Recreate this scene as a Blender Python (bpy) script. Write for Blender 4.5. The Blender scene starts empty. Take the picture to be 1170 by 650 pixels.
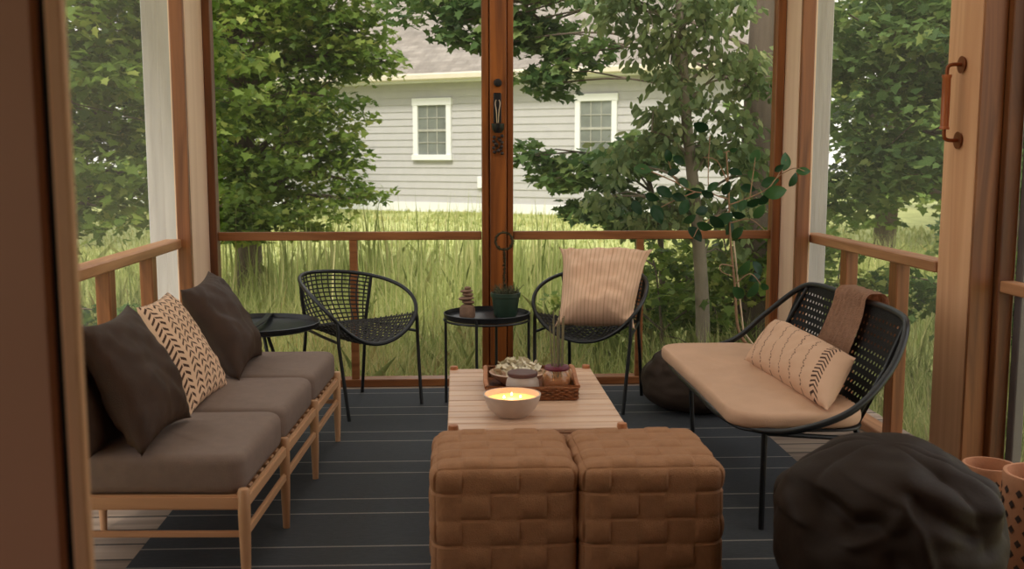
import bpy, bmesh, math, random
import numpy as np
from mathutils import Vector, Matrix
PI = math.pi
C = bpy.context.scene.collection
S = bpy.context.scene

# ---------------------------------------------------------------- camera, sky, sun, exposure
F_PX, PITCH, YAW, CAM_H = 1173.15, 0.1232, 0.0531, 1.3377
cd = bpy.data.cameras.new('camera'); cam = bpy.data.objects.new('camera', cd); C.objects.link(cam)
cam.location = (0, 0, CAM_H); cam.rotation_euler = (PI/2-PITCH, 0, -YAW)
cd.sensor_width = 36; cd.lens = F_PX/1170*36; cd.clip_start = .05; cd.clip_end = 300
cd.dof.use_dof = True; cd.dof.focus_distance = 5.3; cd.dof.aperture_fstop = 4.2
S.camera = cam

w = bpy.data.worlds.new('world'); S.world = w; w.use_nodes = True
nt = w.node_tree; nt.nodes.clear()
wo = nt.nodes.new('ShaderNodeOutputWorld'); bg = nt.nodes.new('ShaderNodeBackground')
tc = nt.nodes.new('ShaderNodeTexCoord'); sx = nt.nodes.new('ShaderNodeSeparateXYZ'); cr = nt.nodes.new('ShaderNodeValToRGB')
nt.links.new(tc.outputs['Generated'], sx.inputs[0]); nt.links.new(sx.outputs['Z'], cr.inputs[0])
cr.color_ramp.elements[0].color = (1.0, .95, .87, 1); cr.color_ramp.elements[1].color = (.95, .97, 1.0, 1)
nt.links.new(cr.outputs[0], bg.inputs[0]); bg.inputs[1].default_value = 1.5
nt.links.new(bg.outputs[0], wo.inputs[0])
sl = bpy.data.lights.new('sun', 'SUN'); so = bpy.data.objects.new('sun', sl); C.objects.link(so)
sl.energy = 2.6; sl.angle = math.radians(12); sl.color = (1.0, .94, .84)
so.rotation_euler = Vector((-.22, -.62, .75)).to_track_quat('Z', 'Y').to_euler(); so.location = (-3, -8, 12)
S.view_settings.view_transform = 'Standard'; S.view_settings.look = 'None'
S.view_settings.gamma = 1; S.view_settings.use_curve_mapping = False
S.view_settings.exposure = 0.15

# ---------------------------------------------------------------- measuring helpers
def ray(px, py):
    fw = Vector((math.sin(YAW)*math.cos(PITCH), math.cos(YAW)*math.cos(PITCH), -math.sin(PITCH)))
    r = Vector((math.cos(YAW), -math.sin(YAW), 0)); u = r.cross(fw)
    return fw*F_PX + r*(px-585) + u*(325-py)
def at(px, py, Y):
    d = ray(px, py); return Vector((0, 0, CAM_H)) + d*(Y/d.y)
def atz(px, py, z):
    d = ray(px, py); return Vector((0, 0, CAM_H)) + d*((z-CAM_H)/d.z)

# ---------------------------------------------------------------- materials
def newmat(name):
    m = bpy.data.materials.new(name); m.use_nodes = True
    return m, m.node_tree, m.node_tree.nodes['Principled BSDF']
def N(nt, t, **k):
    n = nt.nodes.new(t)
    for a, b in k.items(): setattr(n, a, b)
    return n
def s2l(c):
    return tuple((x/255/12.92 if x/255 <= .04045 else ((x/255+.055)/1.055)**2.4) for x in c)
def mat(name, rgb, rough=.6, var=.15, scale=8, bump=0., bscale=60, stretch=(1, 1, 1), metal=0, spec=.5, sheen=0, dark=None):
    """procedural base: noise mottling between two tints plus optional bump"""
    m, nt, b = newmat(name)
    c = s2l(rgb); d = s2l(dark) if dark else tuple(x*(1-var) for x in c)
    t = N(nt, 'ShaderNodeTexCoord'); mp = N(nt, 'ShaderNodeMapping'); mp.inputs['Scale'].default_value = stretch
    nz = N(nt, 'ShaderNodeTexNoise'); nz.inputs['Scale'].default_value = scale; nz.inputs['Detail'].default_value = 5
    r = N(nt, 'ShaderNodeValToRGB'); r.color_ramp.elements[0].position = .3; r.color_ramp.elements[1].position = .7
    r.color_ramp.elements[0].color = (*d, 1); r.color_ramp.elements[1].color = (*[min(1, x*(1+var*.5)) for x in c], 1)
    nt.links.new(t.outputs['Object'], mp.inputs[0]); nt.links.new(mp.outputs[0], nz.inputs[0])
    nt.links.new(nz.outputs[0], r.inputs[0]); nt.links.new(r.outputs[0], b.inputs['Base Color'])
    b.inputs['Roughness'].default_value = rough; b.inputs['Metallic'].default_value = metal
    b.inputs['Specular IOR Level'].default_value = spec
    if sheen: b.inputs['Sheen Weight'].default_value = sheen; b.inputs['Sheen Roughness'].default_value = .5
    if bump:
        n2 = N(nt, 'ShaderNodeTexNoise'); n2.inputs['Scale'].default_value = bscale; n2.inputs['Detail'].default_value = 3
        bp = N(nt, 'ShaderNodeBump'); bp.inputs['Strength'].default_value = bump; bp.inputs['Distance'].default_value = .01
        nt.links.new(mp.outputs[0], n2.inputs[0]); nt.links.new(n2.outputs[0], bp.inputs['Height']); nt.links.new(bp.outputs[0], b.inputs['Normal'])
    return m
def wood(name, rgb, dark, axis='z', rough=.5, scale=14, knots=True):
    st = {'x': (.07, 1, 1), 'y': (1, .07, 1), 'z': (1, 1, .07)}[axis]
    m, nt, b = newmat(name)
    t = N(nt, 'ShaderNodeTexCoord'); mp = N(nt, 'ShaderNodeMapping'); mp.inputs['Scale'].default_value = st
    nz = N(nt, 'ShaderNodeTexNoise'); nz.inputs['Scale'].default_value = scale; nz.inputs['Detail'].default_value = 6; nz.inputs['Distortion'].default_value = 1.2
    r = N(nt, 'ShaderNodeValToRGB'); r.color_ramp.elements[0].position = .32; r.color_ramp.elements[1].position = .68
    r.color_ramp.elements[0].color = (*s2l(dark), 1); r.color_ramp.elements[1].color = (*s2l(rgb), 1)
    nt.links.new(t.outputs['Object'], mp.inputs[0]); nt.links.new(mp.outputs[0], nz.inputs[0]); nt.links.new(nz.outputs[0], r.inputs[0])
    out = r.outputs[0]
    if knots:
        mp2 = N(nt, 'ShaderNodeMapping'); mp2.inputs['Scale'].default_value = {'x': (.35, 1, 1), 'y': (1, .35, 1), 'z': (1, 1, .35)}[axis]
        v = N(nt, 'ShaderNodeTexVoronoi'); v.inputs['Scale'].default_value = 5
        r2 = N(nt, 'ShaderNodeValToRGB'); r2.color_ramp.elements[0].position = .03; r2.color_ramp.elements[1].position = .1
        r2.color_ramp.elements[0].color = (.25, .2, .15, 1); r2.color_ramp.elements[1].color = (1, 1, 1, 1)
        mx = N(nt, 'ShaderNodeMix', data_type='RGBA', blend_type='MULTIPLY'); mx.inputs[0].default_value = .8
        nt.links.new(t.outputs['Object'], mp2.inputs[0]); nt.links.new(mp2.outputs[0], v.inputs[0]); nt.links.new(v.outputs[0], r2.inputs[0])
        nt.links.new(out, mx.inputs[6]); nt.links.new(r2.outputs[0], mx.inputs[7]); out = mx.outputs[2]
    nt.links.new(out, b.inputs['Base Color']); b.inputs['Roughness'].default_value = rough
    bp = N(nt, 'ShaderNodeBump'); bp.inputs['Strength'].default_value = .15; bp.inputs['Distance'].default_value = .005
    nt.links.new(nz.outputs[0], bp.inputs['Height']); nt.links.new(bp.outputs[0], b.inputs['Normal'])
    return m
def leafmat(name, c0, c1, c2, trans=.35, rough=.55, spec=.3):
    m, nt, b = newmat(name)
    a = N(nt, 'ShaderNodeAttribute'); a.attribute_name = 'var'
    r = N(nt, 'ShaderNodeValToRGB'); e = r.color_ramp.elements
    e[0].color = (*s2l(c0), 1); e[1].color = (*s2l(c2), 1); k = e.new(.5); k.color = (*s2l(c1), 1)
    tr = N(nt, 'ShaderNodeBsdfTranslucent'); mx = N(nt, 'ShaderNodeMixShader'); mx.inputs[0].default_value = trans
    nt.links.new(a.outputs['Fac'], r.inputs[0]); nt.links.new(r.outputs[0], b.inputs['Base Color']); nt.links.new(r.outputs[0], tr.inputs[0])
    b.inputs['Roughness'].default_value = rough; b.inputs['Specular IOR Level'].default_value = spec
    o = nt.nodes['Material Output']
    nt.links.new(b.outputs[0], mx.inputs[1]); nt.links.new(tr.outputs[0], mx.inputs[2]); nt.links.new(mx.outputs[0], o.inputs[0])
    return m
def math_(nt, op, a, b=None):
    n = N(nt, 'ShaderNodeMath', operation=op)
    for i, v in enumerate((a, b)):
        if v is None: continue
        if isinstance(v, (int, float)): n.inputs[i].default_value = v
        else: nt.links.new(v, n.inputs[i])
    return n.outputs[0]
def uvpattern(name, base, ink, fn, rough=.85, bump=.3, wscale=350):
    """cloth whose printed pattern is fn(nt,u,v)->mask over the UV map"""
    m, nt, b = newmat(name)
    uv = N(nt, 'ShaderNodeUVMap'); sp = N(nt, 'ShaderNodeSeparateXYZ'); nt.links.new(uv.outputs[0], sp.inputs[0])
    mask = fn(nt, sp.outputs[0], sp.outputs[1])
    mx = N(nt, 'ShaderNodeMix', data_type='RGBA'); nt.links.new(mask, mx.inputs[0])
    mx.inputs[6].default_value = (*s2l(base), 1); mx.inputs[7].default_value = (*s2l(ink), 1)
    nt.links.new(mx.outputs[2], b.inputs['Base Color']); b.inputs['Roughness'].default_value = rough
    b.inputs['Specular IOR Level'].default_value = .2
    nz = N(nt, 'ShaderNodeTexNoise'); nz.inputs['Scale'].default_value = wscale
    bp = N(nt, 'ShaderNodeBump'); bp.inputs['Strength'].default_value = bump; bp.inputs['Distance'].default_value = .003
    t = N(nt, 'ShaderNodeTexCoord'); nt.links.new(t.outputs['Object'], nz.inputs[0])
    nt.links.new(nz.outputs[0], bp.inputs['Height']); nt.links.new(bp.outputs[0], b.inputs['Normal'])
    return m

# ---------------------------------------------------------------- object helpers
def rootmat(p):
    m = Matrix.Identity(4)
    while p: m = p.matrix_basis @ m; p = p.parent
    return m
def link(name, me, parent=None, material=None):
    o = bpy.data.objects.new(name, me); C.objects.link(o)
    if parent: o.parent = parent
    if material: me.materials.append(material)
    return o
def obj(name, bm, material, parent=None, smooth=35, world=True):
    """link a bmesh as ONE object; vertices are given in world space"""
    if parent and world: bm.transform(rootmat(parent).inverted())
    if not parent:
        c = Vector((0, 0, 0)); n = max(1, len(bm.verts)); z = 1e9
        for v in bm.verts: c += v.co; z = min(z, v.co.z)
        c = Vector((c.x/n, c.y/n, z))
        bmesh.ops.translate(bm, verts=bm.verts, vec=-c)
    me = bpy.data.meshes.new(name); bm.to_mesh(me); bm.free()
    o = link(name, me, parent, material)
    if not parent: o.location = c
    if smooth:
        me.polygons.foreach_set('use_smooth', [True]*len(me.polygons)); me.set_sharp_from_angle(angle=math.radians(smooth))
    return o
def tag(o, label=None, cat=None, group=None, kind=None):
    if label: o['label'] = label
    if cat: o['category'] = cat
    if group: o['group'] = group
    if kind: o['kind'] = kind
    return o
def thing(name, label, cat, loc=(0, 0, 0), rz=0, group=None):
    o = bpy.data.objects.new(name, None); C.objects.link(o); o.location = loc; o.rotation_euler = (0, 0, rz); o.empty_display_size = .1
    return tag(o, label, cat, group)
def dup(root, loc, rz, label=None):
    r = root.copy(); C.objects.link(r); r.location = loc; r.rotation_euler = (0, 0, rz)
    if label: r['label'] = label
    for ch in list(root.children):
        c = ch.copy(); C.objects.link(c); c.parent = r
        for g in list(ch.children):
            d = g.copy(); C.objects.link(d); d.parent = c
    return r
def struct(name, bm, material, parent=None, smooth=35):
    o = obj(name, bm, material, parent, smooth)
    if not parent: o['kind'] = 'structure'
    return o
B = bmesh.new
def box(bm, x0, x1, y0, y1, z0, z1, bev=.004, seg=1):
    r = bmesh.ops.create_cube(bm, size=1, matrix=Matrix.Translation(((x0+x1)/2, (y0+y1)/2, (z0+z1)/2)) @ Matrix.Diagonal((x1-x0, y1-y0, z1-z0, 1)))
    if bev:
        es = list({e for v in r['verts'] for e in v.link_edges})
        bmesh.ops.bevel(bm, geom=es, offset=bev, segments=seg, affect='EDGES', profile=.5)
    return bm
def beam(bm, a, b, w, h, up=(0, 0, 1), bev=.004):
    """box from a to b, w wide (side), h high (along up)"""
    a, b = Vector(a), Vector(b); d = (b-a); L = d.length; d.normalize(); s = d.cross(Vector(up)).normalized(); u = s.cross(d)
    M = Matrix((s, d, u)).transposed().to_4x4(); M.translation = (a+b)/2
    r = bmesh.ops.create_cube(bm, size=1, matrix=M @ Matrix.Diagonal((w, L, h, 1)))
    if bev:
        bmesh.ops.bevel(bm, geom=list({e for v in r['verts'] for e in v.link_edges}), offset=bev, segments=2, affect='EDGES')
    return bm
def tube(bm, pts, r, seg=8, closed=False, caps=True):
    pts = [Vector(p) for p in pts]; n = len(pts); rs = r if isinstance(r, (list, tuple)) else [r]*n
    rings = []; prev = None
    for i, p in enumerate(pts):
        if closed: t = pts[(i+1) % n]-pts[i-1]
        else: t = pts[min(i+1, n-1)]-pts[max(i-1, 0)]
        t.normalize()
        if prev is None:
            a = Vector((0, 0, 1)) if abs(t.z) < .9 else Vector((1, 0, 0)); u = t.cross(a).normalized()
        else:
            u = prev - t*prev.dot(t); u.normalize()
        prev = u; v = t.cross(u)
        rings.append([bm.verts.new(p+(u*math.cos(2*PI*k/seg)+v*math.sin(2*PI*k/seg))*rs[i]) for k in range(seg)])
    m = n if closed else n-1
    for i in range(m):
        a, b = rings[i], rings[(i+1) % n]; off = 0
        if closed and i == n-1:
            off = min(range(seg), key=lambda o: (a[0].co-b[o].co).length)
        for k in range(seg): bm.faces.new((a[k], a[(k+1) % seg], b[(k+1+off) % seg], b[(k+off) % seg]))
    if caps and not closed:
        bm.faces.new(rings[0][::-1]); bm.faces.new(rings[-1])
    return bm
def lathe(bm, prof, c, seg=32, sq=1.0):
    """revolve (r,z) profile round vertical axis through c"""
    rings = []
    for r, z in prof:
        if r < 1e-6: rings.append([bm.verts.new((c[0], c[1], c[2]+z))])
        else: rings.append([bm.verts.new((c[0]+r*math.cos(2*PI*k/seg), c[1]+sq*r*math.sin(2*PI*k/seg), c[2]+z)) for k in range(seg)])
    for a, b in zip(rings, rings[1:]):
        for k in range(seg):
            q = [a[k % len(a)], a[(k+1) % len(a)], b[(k+1) % len(b)], b[k % len(b)]]
            q = list(dict.fromkeys(q))
            if len(q) >= 3:
                try: bm.faces.new(q)
                except ValueError: pass
    return bm
def catmull(P, n=6, closed=False):
    P = [Vector(p) for p in P]; out = []; m = len(P); rng = range(m) if closed else range(m-1)
    g = (lambda i: P[i % m]) if closed else (lambda i: P[max(0, min(m-1, i))])
    for i in rng:
        a, b, c, d = g(i-1), g(i), g(i+1), g(i+2)
        for k in range(n):
            t = k/n
            out.append(.5*((2*b)+(c-a)*t+(2*a-5*b+4*c-d)*t*t+(3*b-a-3*c+d)*t**3))
    if not closed: out.append(P[-1])
    return out
def hsh(*a):
    x = math.sin(sum(v*k for v, k in zip(a, (12.9898, 78.233, 37.719, 93.11))))*43758.5453
    return x-math.floor(x)
from mathutils import noise as NZ
def pillow_bm(bl, br, tr, tl, thick, nu=36, nv=36, wr=.008, seed=0, pinch=.06, sag=0., ears=0.):
    """cushion with corner points (world), plump on both sides, seams pinched in between the corners"""
    bl, br, tr, tl = map(Vector, (bl, br, tr, tl)); bm = B(); uvl = bm.loops.layers.uv.new('UVMap')
    nrm = ((br-bl).cross(tl-bl)).normalized(); cen = (bl+br+tr+tl)/4
    grids = []
    for sgn in (1, -1):
        G = []
        for j in range(nv+1):
            row = []
            for i in range(nu+1):
                u, v = -1+2*i/nu, -1+2*j/nv
                p = (bl*(1-u)*(1-v)+br*(1+u)*(1-v)+tr*(1+u)*(1+v)+tl*(1-u)*(1+v))/4
                pw = 4.5 if ears else 2; k = 1-pinch*((1-abs(v)**pw)*abs(u)**3*1.0) ; k2 = 1-pinch*((1-abs(u)**pw)*abs(v)**3)
                a = (br-bl+tr-tl)/4; b_ = (tl-bl+tr-br)/4
                p = p - a*(u*(1-k)) - b_*(v*(1-k2))
                t = ((1-abs(u)**2.6)*(1-abs(v)**2.6))**.55
                t2 = max(0, (1-max(abs(u), abs(v))**6))
                q = p*7+Vector((seed*3.1, seed*1.7, sgn))
                wz = NZ.noise(q)*wr*1.6+NZ.noise(q*2.7)*wr
                # folds radiating from the corners
                cr_ = abs(u*v)**1.5; wz += math.sin((u-v*sgn)*19+seed)*wr*.8*cr_
                p = p + nrm*sgn*(thick/2*t + wz*t2) - Vector((0, 0, 1))*sag*(1-v)*.25*t
                row.append((p, (u+1)/2, (v+1)/2))
            G.append(row)
        grids.append(G)
    edge = {}
    V = []
    for s, G in enumerate(grids):
        vs = []
        for j in range(nv+1):
            r = []
            for i in range(nu+1):
                if s == 1 and (i in (0, nu) or j in (0, nv)): r.append(V[0][j][i])
                else: r.append(bm.verts.new(G[j][i][0]))
            vs.append(r)
        V.append(vs)
    for s in (0, 1):
        for j in range(nv):
            for i in range(nu):
                ids = [(i, j), (i+1, j), (i+1, j+1), (i, j+1)]
                if s: ids = ids[::-1]
                f = bm.faces.new([V[s][b][a] for a, b in ids])
                for l, (a, b) in zip(f.loops, ids): l[uvl].uv = (a/nu, b/nv)
    return bm
def slab_bm(outline, z0, z1, rnd=.025, crown=0., wr=0., seed=0, n_in=6):
    """upholstered pad from a convex outline (x,y list): rounded edges, crowned top"""
    bm = B(); cx = sum(p[0] for p in outline)/len(outline); cy = sum(p[1] for p in outline)/len(outline)
    rings = []
    prof = [(1.0, z0)] if False else []
    K = 5
    lv = []
    for k in range(K+1):  # bottom round
        a = PI/2*k/K; lv.append((rnd*(1-math.sin(a)), z0+rnd*(1-math.cos(a))))
    lv.append((0, (z0+z1)/2)) if z1-z0 > 2.2*rnd else None
    for k in range(K+1):
        a = PI/2*k/K; lv.append((rnd*(1-math.cos(a)), z1-rnd+rnd*math.sin(a)))
    def ins(p, d):
        v = Vector((p[0]-cx, p[1]-cy)); L = v.length; v *= max(0, (L-d))/L if L else 0; return (cx+v.x, cy+v.y)
    for d, z in lv: rings.append([ins(p, d)+(z,) for p in outline])
    top = rings[-1]
    for k in range(1, n_in):
        f = 1-k/n_in; rings.append([(cx+(p[0]-cx)*f, cy+(p[1]-cy)*f, z1+crown*(1-f*f)+wr*NZ.noise(Vector((p[0]*9*f, p[1]*9*f, seed)))) for p in top])
    R = [[bm.verts.new(p) for p in r] for r in rings]
    for a, b in zip(R, R[1:]):
        for k in range(len(a)): bm.faces.new((a[k], a[(k+1) % len(a)], b[(k+1) % len(a)], b[k]))
    bm.faces.new(R[0][::-1]); bm.faces.new(R[-1])
    return bm
def rrect(x0, x1, y0, y1, r, n=6, m=8):
    P = []
    for cx, cy, a0 in ((x1-r, y0+r, -PI/2), (x1-r, y1-r, 0), (x0+r, y1-r, PI/2), (x0+r, y0+r, PI)):
        c = [(cx+r*math.cos(a0+PI/2*k/n), cy+r*math.sin(a0+PI/2*k/n)) for k in range(n+1)]
        if P:
            a, b = P[-1], c[0]
            P += [(a[0]+(b[0]-a[0])*k/m, a[1]+(b[1]-a[1])*k/m) for k in range(1, m)]
        P += c
    a, b = P[-1], P[0]; P += [(a[0]+(b[0]-a[0])*k/m, a[1]+(b[1]-a[1])*k/m) for k in range(1, m)]
    return P
def np_mesh(name, V, k, var, parent=None, material=None, smooth=False):
    """V (n*k,3): n separate k-gons, one float each in attribute 'var'"""
    n = len(V)//k; me = bpy.data.meshes.new(name)
    me.vertices.add(n*k); me.vertices.foreach_set('co', V.astype(np.float32).ravel())
    me.loops.add(n*k); me.loops.foreach_set('vertex_index', np.arange(n*k, dtype=np.int32))
    me.polygons.add(n); me.polygons.foreach_set('loop_start', np.arange(0, n*k, k, dtype=np.int32))
    me.update(calc_edges=True)
    at_ = me.attributes.new('var', 'FLOAT', 'FACE'); at_.data.foreach_set('value', var.astype(np.float32))
    return link(name, me, parent, material)

# ---------------------------------------------------------------- palette
M = {}
M['stud'] = wood('stained_stud_wood', (160, 100, 56), (108, 62, 30), 'z', .45)
M['stud_dark'] = wood('dark_stained_and_shaded_wood', (128, 76, 38), (78, 44, 20), 'z', .5)
M['rail_x'] = wood('stained_rail_wood_across', (172, 112, 66), (122, 72, 36), 'x', .45)
M['rail_y'] = wood('stained_rail_wood_along', (190, 138, 98), (146, 96, 62), 'y', .45)
M['center'] = wood('orange_post_wood', (164, 94, 38), (106, 56, 20), 'z', .4)
M['corner'] = wood('pale_post_wood', (236, 204, 178), (218, 182, 154), 'z', .6, 6, False)
M['door'] = wood('honey_door_wood', (222, 174, 134), (196, 142, 104), 'z', .5, 8, False)
M['white'] = mat('weathered_white_paint', (176, 172, 168), .7, .14, 20, .6, 30, (1, 1, .1))
M['oldwhite'] = M['white']
M['deck'] = wood('weathered_deck_board', (150, 132, 116), (108, 92, 80), 'x', .75, 10, False)
M['ceil'] = wood('pale_painted_ceiling_board', (232, 220, 204), (214, 200, 182), 'y', .7, 10, False)
M['brownwall'] = mat('brown_door_paint', (180, 130, 102), .55, .08, 3)
M['black'] = mat('black_powder_coat', (22, 24, 27), .38, .1, 30)
M['seatweave'] = mat('charcoal_seat_cord', (62, 60, 58), .55, .25, 120, .3, 200)
M['blackweave'] = mat('black_woven_cord', (30, 30, 33), .5, .25, 120, .3, 200)
M['tan'] = mat('tan_seat_cloth', (202, 162, 132), .75, .08, 6, .25, 300)
M['greycush'] = mat('taupe_grey_cloth', (126, 106, 95), .85, .08, 30, .3, 320)
M['darkpil'] = mat('dark_brown_cloth', (60, 39, 25), .6, .2, 14, .3, 300, spec=.25)
M['beech'] = wood('beech_wood', (208, 162, 122), (178, 132, 94), 'z', .45, 10, False)
M['beech_y'] = wood('beech_wood_along', (208, 162, 122), (178, 132, 94), 'y', .45, 10, False)
M['beech_x'] = wood('beech_wood_across', (204, 156, 116), (174, 126, 90), 'x', .45, 10, False)
M['teak'] = wood('teak_slat', (228, 192, 162), (200, 160, 132), 'x', .35, 12, False)
M['knob'] = wood('turned_wood', (190, 124, 78), (150, 92, 54), 'z', .5, 20, False)
M['strap'] = mat('brown_webbing', (160, 112, 74), .75, .12, 40, .4, 260)
M['bean'] = mat('brown_bean_bag_cloth', (42, 30, 22), .62, .1, 5, .08, 90, spec=.15)
M['bean2'] = mat('charcoal_bean_bag_cloth', (64, 52, 44), .65, .12, 5, .08, 90, spec=.15)
M['throw'] = mat('taupe_knit', (196, 152, 124), .9, .15, 60, .7, 160)
M['wicker'] = mat('brown_wicker', (146, 88, 46), .6, .45, 60, .8, 90, (1, 1, 3))
M['ceramic'] = mat('pale_grey_ceramic', (196, 178, 164), .45, .08, 25)
M['lid'] = mat('plum_brown_lid', (98, 66, 62), .4, .1, 20)
M['stone'] = mat('brown_grey_stone', (136, 106, 86), .8, .2, 25, .4, 60)
M['brass'] = mat('aged_copper', (140, 80, 48), .45, .2, 40, metal=.7)
M['terra'] = mat('terracotta', (192, 134, 98), .75, .1, 12, .2, 60)
M['hole'] = mat('dark_hole_shade', (60, 40, 34), .8, .1, 20)
M['green_pot'] = mat('dark_green_glaze', (46, 68, 54), .45, .15, 20)
M['bark'] = mat('grey_brown_bark', (106, 92, 78), .9, .4, 9, 1.0, 14, (1, 1, .16))
M['bark_pale'] = mat('pale_grey_bark', (130, 119, 101), .9, .25, 12, .6, 40, (1, 1, .4))
M['siding'] = mat('grey_lap_siding', (180, 177, 176), .7, .05, 4)
M['trimw'] = mat('white_trim', (226, 226, 224), .6, .03, 4)
M['gutter'] = mat('cream_gutter', (214, 204, 182), .5, .05, 4)
M['pane'] = mat('house_window_pane', (122, 126, 120), .15, .25, 2, spec=.6)
M['leaf_maple'] = leafmat('maple_leaf', (76, 102, 42), (122, 146, 60), (192, 194, 104), .5)
M['leaf_dark'] = leafmat('deep_green_leaf', (64, 92, 50), (100, 128, 66), (156, 170, 98), .48)
M['leaf_oval'] = leafmat('soft_green_leaf', (92, 114, 70), (128, 146, 92), (176, 180, 124), .45)
M['leaf_far'] = leafmat('distant_leaf', (92, 120, 62), (132, 154, 82), (190, 194, 120), .5)
M['leaf_ficus'] = leafmat('ficus_leaf', (34, 72, 44), (50, 94, 56), (86, 128, 74), .15, .35, .5)
M['grass'] = leafmat('meadow_grass_blade', (136, 152, 84), (182, 188, 118), (232, 220, 164), .6, .6)
M['straw'] = leafmat('straw_seed_head', (190, 176, 110), (208, 192, 130), (224, 212, 160), .4, .7)

# ---------------------------------------------------------------- THE SETTING
BY = 5.95; XL = -1.47; XR = 2.0; HR = .91; ZC = 3.05
# deck floor boards running across the room
def floor_mat():
    m, nt, b = newmat('deck_boards')
    t = N(nt, 'ShaderNodeTexCoord'); sp = N(nt, 'ShaderNodeSeparateXYZ'); nt.links.new(t.outputs['Object'], sp.inputs[0])
    yy = math_(nt, 'DIVIDE', sp.outputs[1], .14); fr = math_(nt, 'FRACT', yy); fl = math_(nt, 'FLOOR', yy)
    gap = math_(nt, 'LESS_THAN', math_(nt, 'ABSOLUTE', math_(nt, 'SUBTRACT', fr, .5)), .46)
    wn = N(nt, 'ShaderNodeTexWhiteNoise', noise_dimensions='1D'); nt.links.new(fl, wn.inputs['W'])
    mp = N(nt, 'ShaderNodeMapping'); mp.inputs['Scale'].default_value = (.08, 1, 1); nt.links.new(t.outputs['Object'], mp.inputs[0])
    nz = N(nt, 'ShaderNodeTexNoise'); nz.inputs['Scale'].default_value = 22; nz.inputs['Detail'].default_value = 6; nt.links.new(mp.outputs[0], nz.inputs[0])
    s = math_(nt, 'ADD', math_(nt, 'MULTIPLY', nz.outputs[0], .8), math_(nt, 'MULTIPLY', wn.outputs[0], .3))
    r = N(nt, 'ShaderNodeValToRGB'); r.color_ramp.elements[0].position = .3; r.color_ramp.elements[1].position = .8
    r.color_ramp.elements[0].color = (*s2l((112, 94, 80)), 1); r.color_ramp.elements[1].color = (*s2l((176, 154, 134)), 1); nt.links.new(s, r.inputs[0])
    mx = N(nt, 'ShaderNodeMix', data_type='RGBA', blend_type='MIX'); nt.links.new(gap, mx.inputs[0])
    mx.inputs[6].default_value = (.012, .01, .009, 1); nt.links.new(r.outputs[0], mx.inputs[7]); nt.links.new(mx.outputs[2], b.inputs['Base Color'])
    b.inputs['Roughness'].default_value = .75
    bp = N(nt, 'ShaderNodeBump'); bp.inputs['Distance'].default_value = .006; nt.links.new(gap, bp.inputs['Height']); nt.links.new(bp.outputs[0], b.inputs['Normal'])
    return m
struct('floor', box(box(B(), -1.57, 2.2, 1.3, 6.08, -.16, 0, 0), -2.0, 2.5, -2.5, 1.3, -.16, 0, 0), floor_mat(), smooth=0)
SKX0, SKX1, SKY0, SKY1 = -1.0, 1.6, 2.1, 5.4  # extent of an unseen skylight, added to brighten the furniture tops
bm = B()
for q in ((-2.2, 2.7, -2.5, SKY0), (-2.2, 2.7, SKY1, 6.6), (-2.2, SKX0, SKY0, SKY1), (SKX1, 2.7, SKY0, SKY1)): box(bm, *q, ZC, ZC+.12, 0)
struct('ceiling', bm, M['ceil'], smooth=0)
def frosted():
    m, nt, b = newmat('added_frosted_panel'); t = N(nt, 'ShaderNodeBsdfTranslucent'); t.inputs[0].default_value = (.62, .58, .53, 1); mx = N(nt, 'ShaderNodeMixShader'); mx.inputs[0].default_value = .8
    b.inputs['Base Color'].default_value = (.8, .78, .75, 1)
    nt.links.new(b.outputs[0], mx.inputs[1]); nt.links.new(t.outputs[0], mx.inputs[2]); nt.links.new(mx.outputs[0], nt.nodes['Material Output'].inputs[0]); return m
bm = B(); bm.faces.new([bm.verts.new(v) for v in ((SKX0, SKY0, ZC+.1), (SKX1, SKY0, ZC+.1), (SKX1, SKY1, ZC+.1), (SKX0, SKY1, ZC+.1))])
struct('added_skylight', bm, frosted(), smooth=0)  # added translucent panel, spreads daylight from above
bm = B()
for y in (SKY0, (SKY0+SKY1)/2, SKY1): box(bm, SKX0, SKX1, y-.025, y+.025, ZC+.02, ZC+.16, 0)
struct('trim_38', bm, M['ceil'], smooth=0)  # bars of the added skylight

def wall_screen(name, p0, p1, z0, z1, dens, thick=.004):
    bm = B(); a, b = Vector(p0), Vector(p1)
    d = (b-a).normalized(); n = Vector((d.y, -d.x, 0))*thick/2
    vs = [bm.verts.new(Vector((q.x, q.y, z))) for q, z in ((a, z0), (b, z0), (b, z1), (a, z1))]
    bm.faces.new(vs)
    return struct(name, bm, scr(dens), smooth=0)
_scr = {}
def scr(d):
    if d in _scr: return _scr[d]
    m, nt, b = newmat('fly_screen_mesh'); tr = N(nt, 'ShaderNodeBsdfTransparent'); mx = N(nt, 'ShaderNodeMixShader'); df = N(nt, 'ShaderNodeBsdfDiffuse')
    tl = N(nt, 'ShaderNodeBsdfTranslucent'); m2 = N(nt, 'ShaderNodeMixShader'); m2.inputs[0].default_value = .5
    df.inputs[0].default_value = (.5, .46, .42, 1); tl.inputs[0].default_value = (.5, .46, .42, 1); mx.inputs[0].default_value = d
    nt.links.new(df.outputs[0], m2.inputs[1]); nt.links.new(tl.outputs[0], m2.inputs[2])
    nt.links.new(tr.outputs[0], mx.inputs[1]); nt.links.new(m2.outputs[0], mx.inputs[2]); nt.links.new(mx.outputs[0], nt.nodes['Material Output'].inputs[0])
    _scr[d] = m; return m

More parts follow.
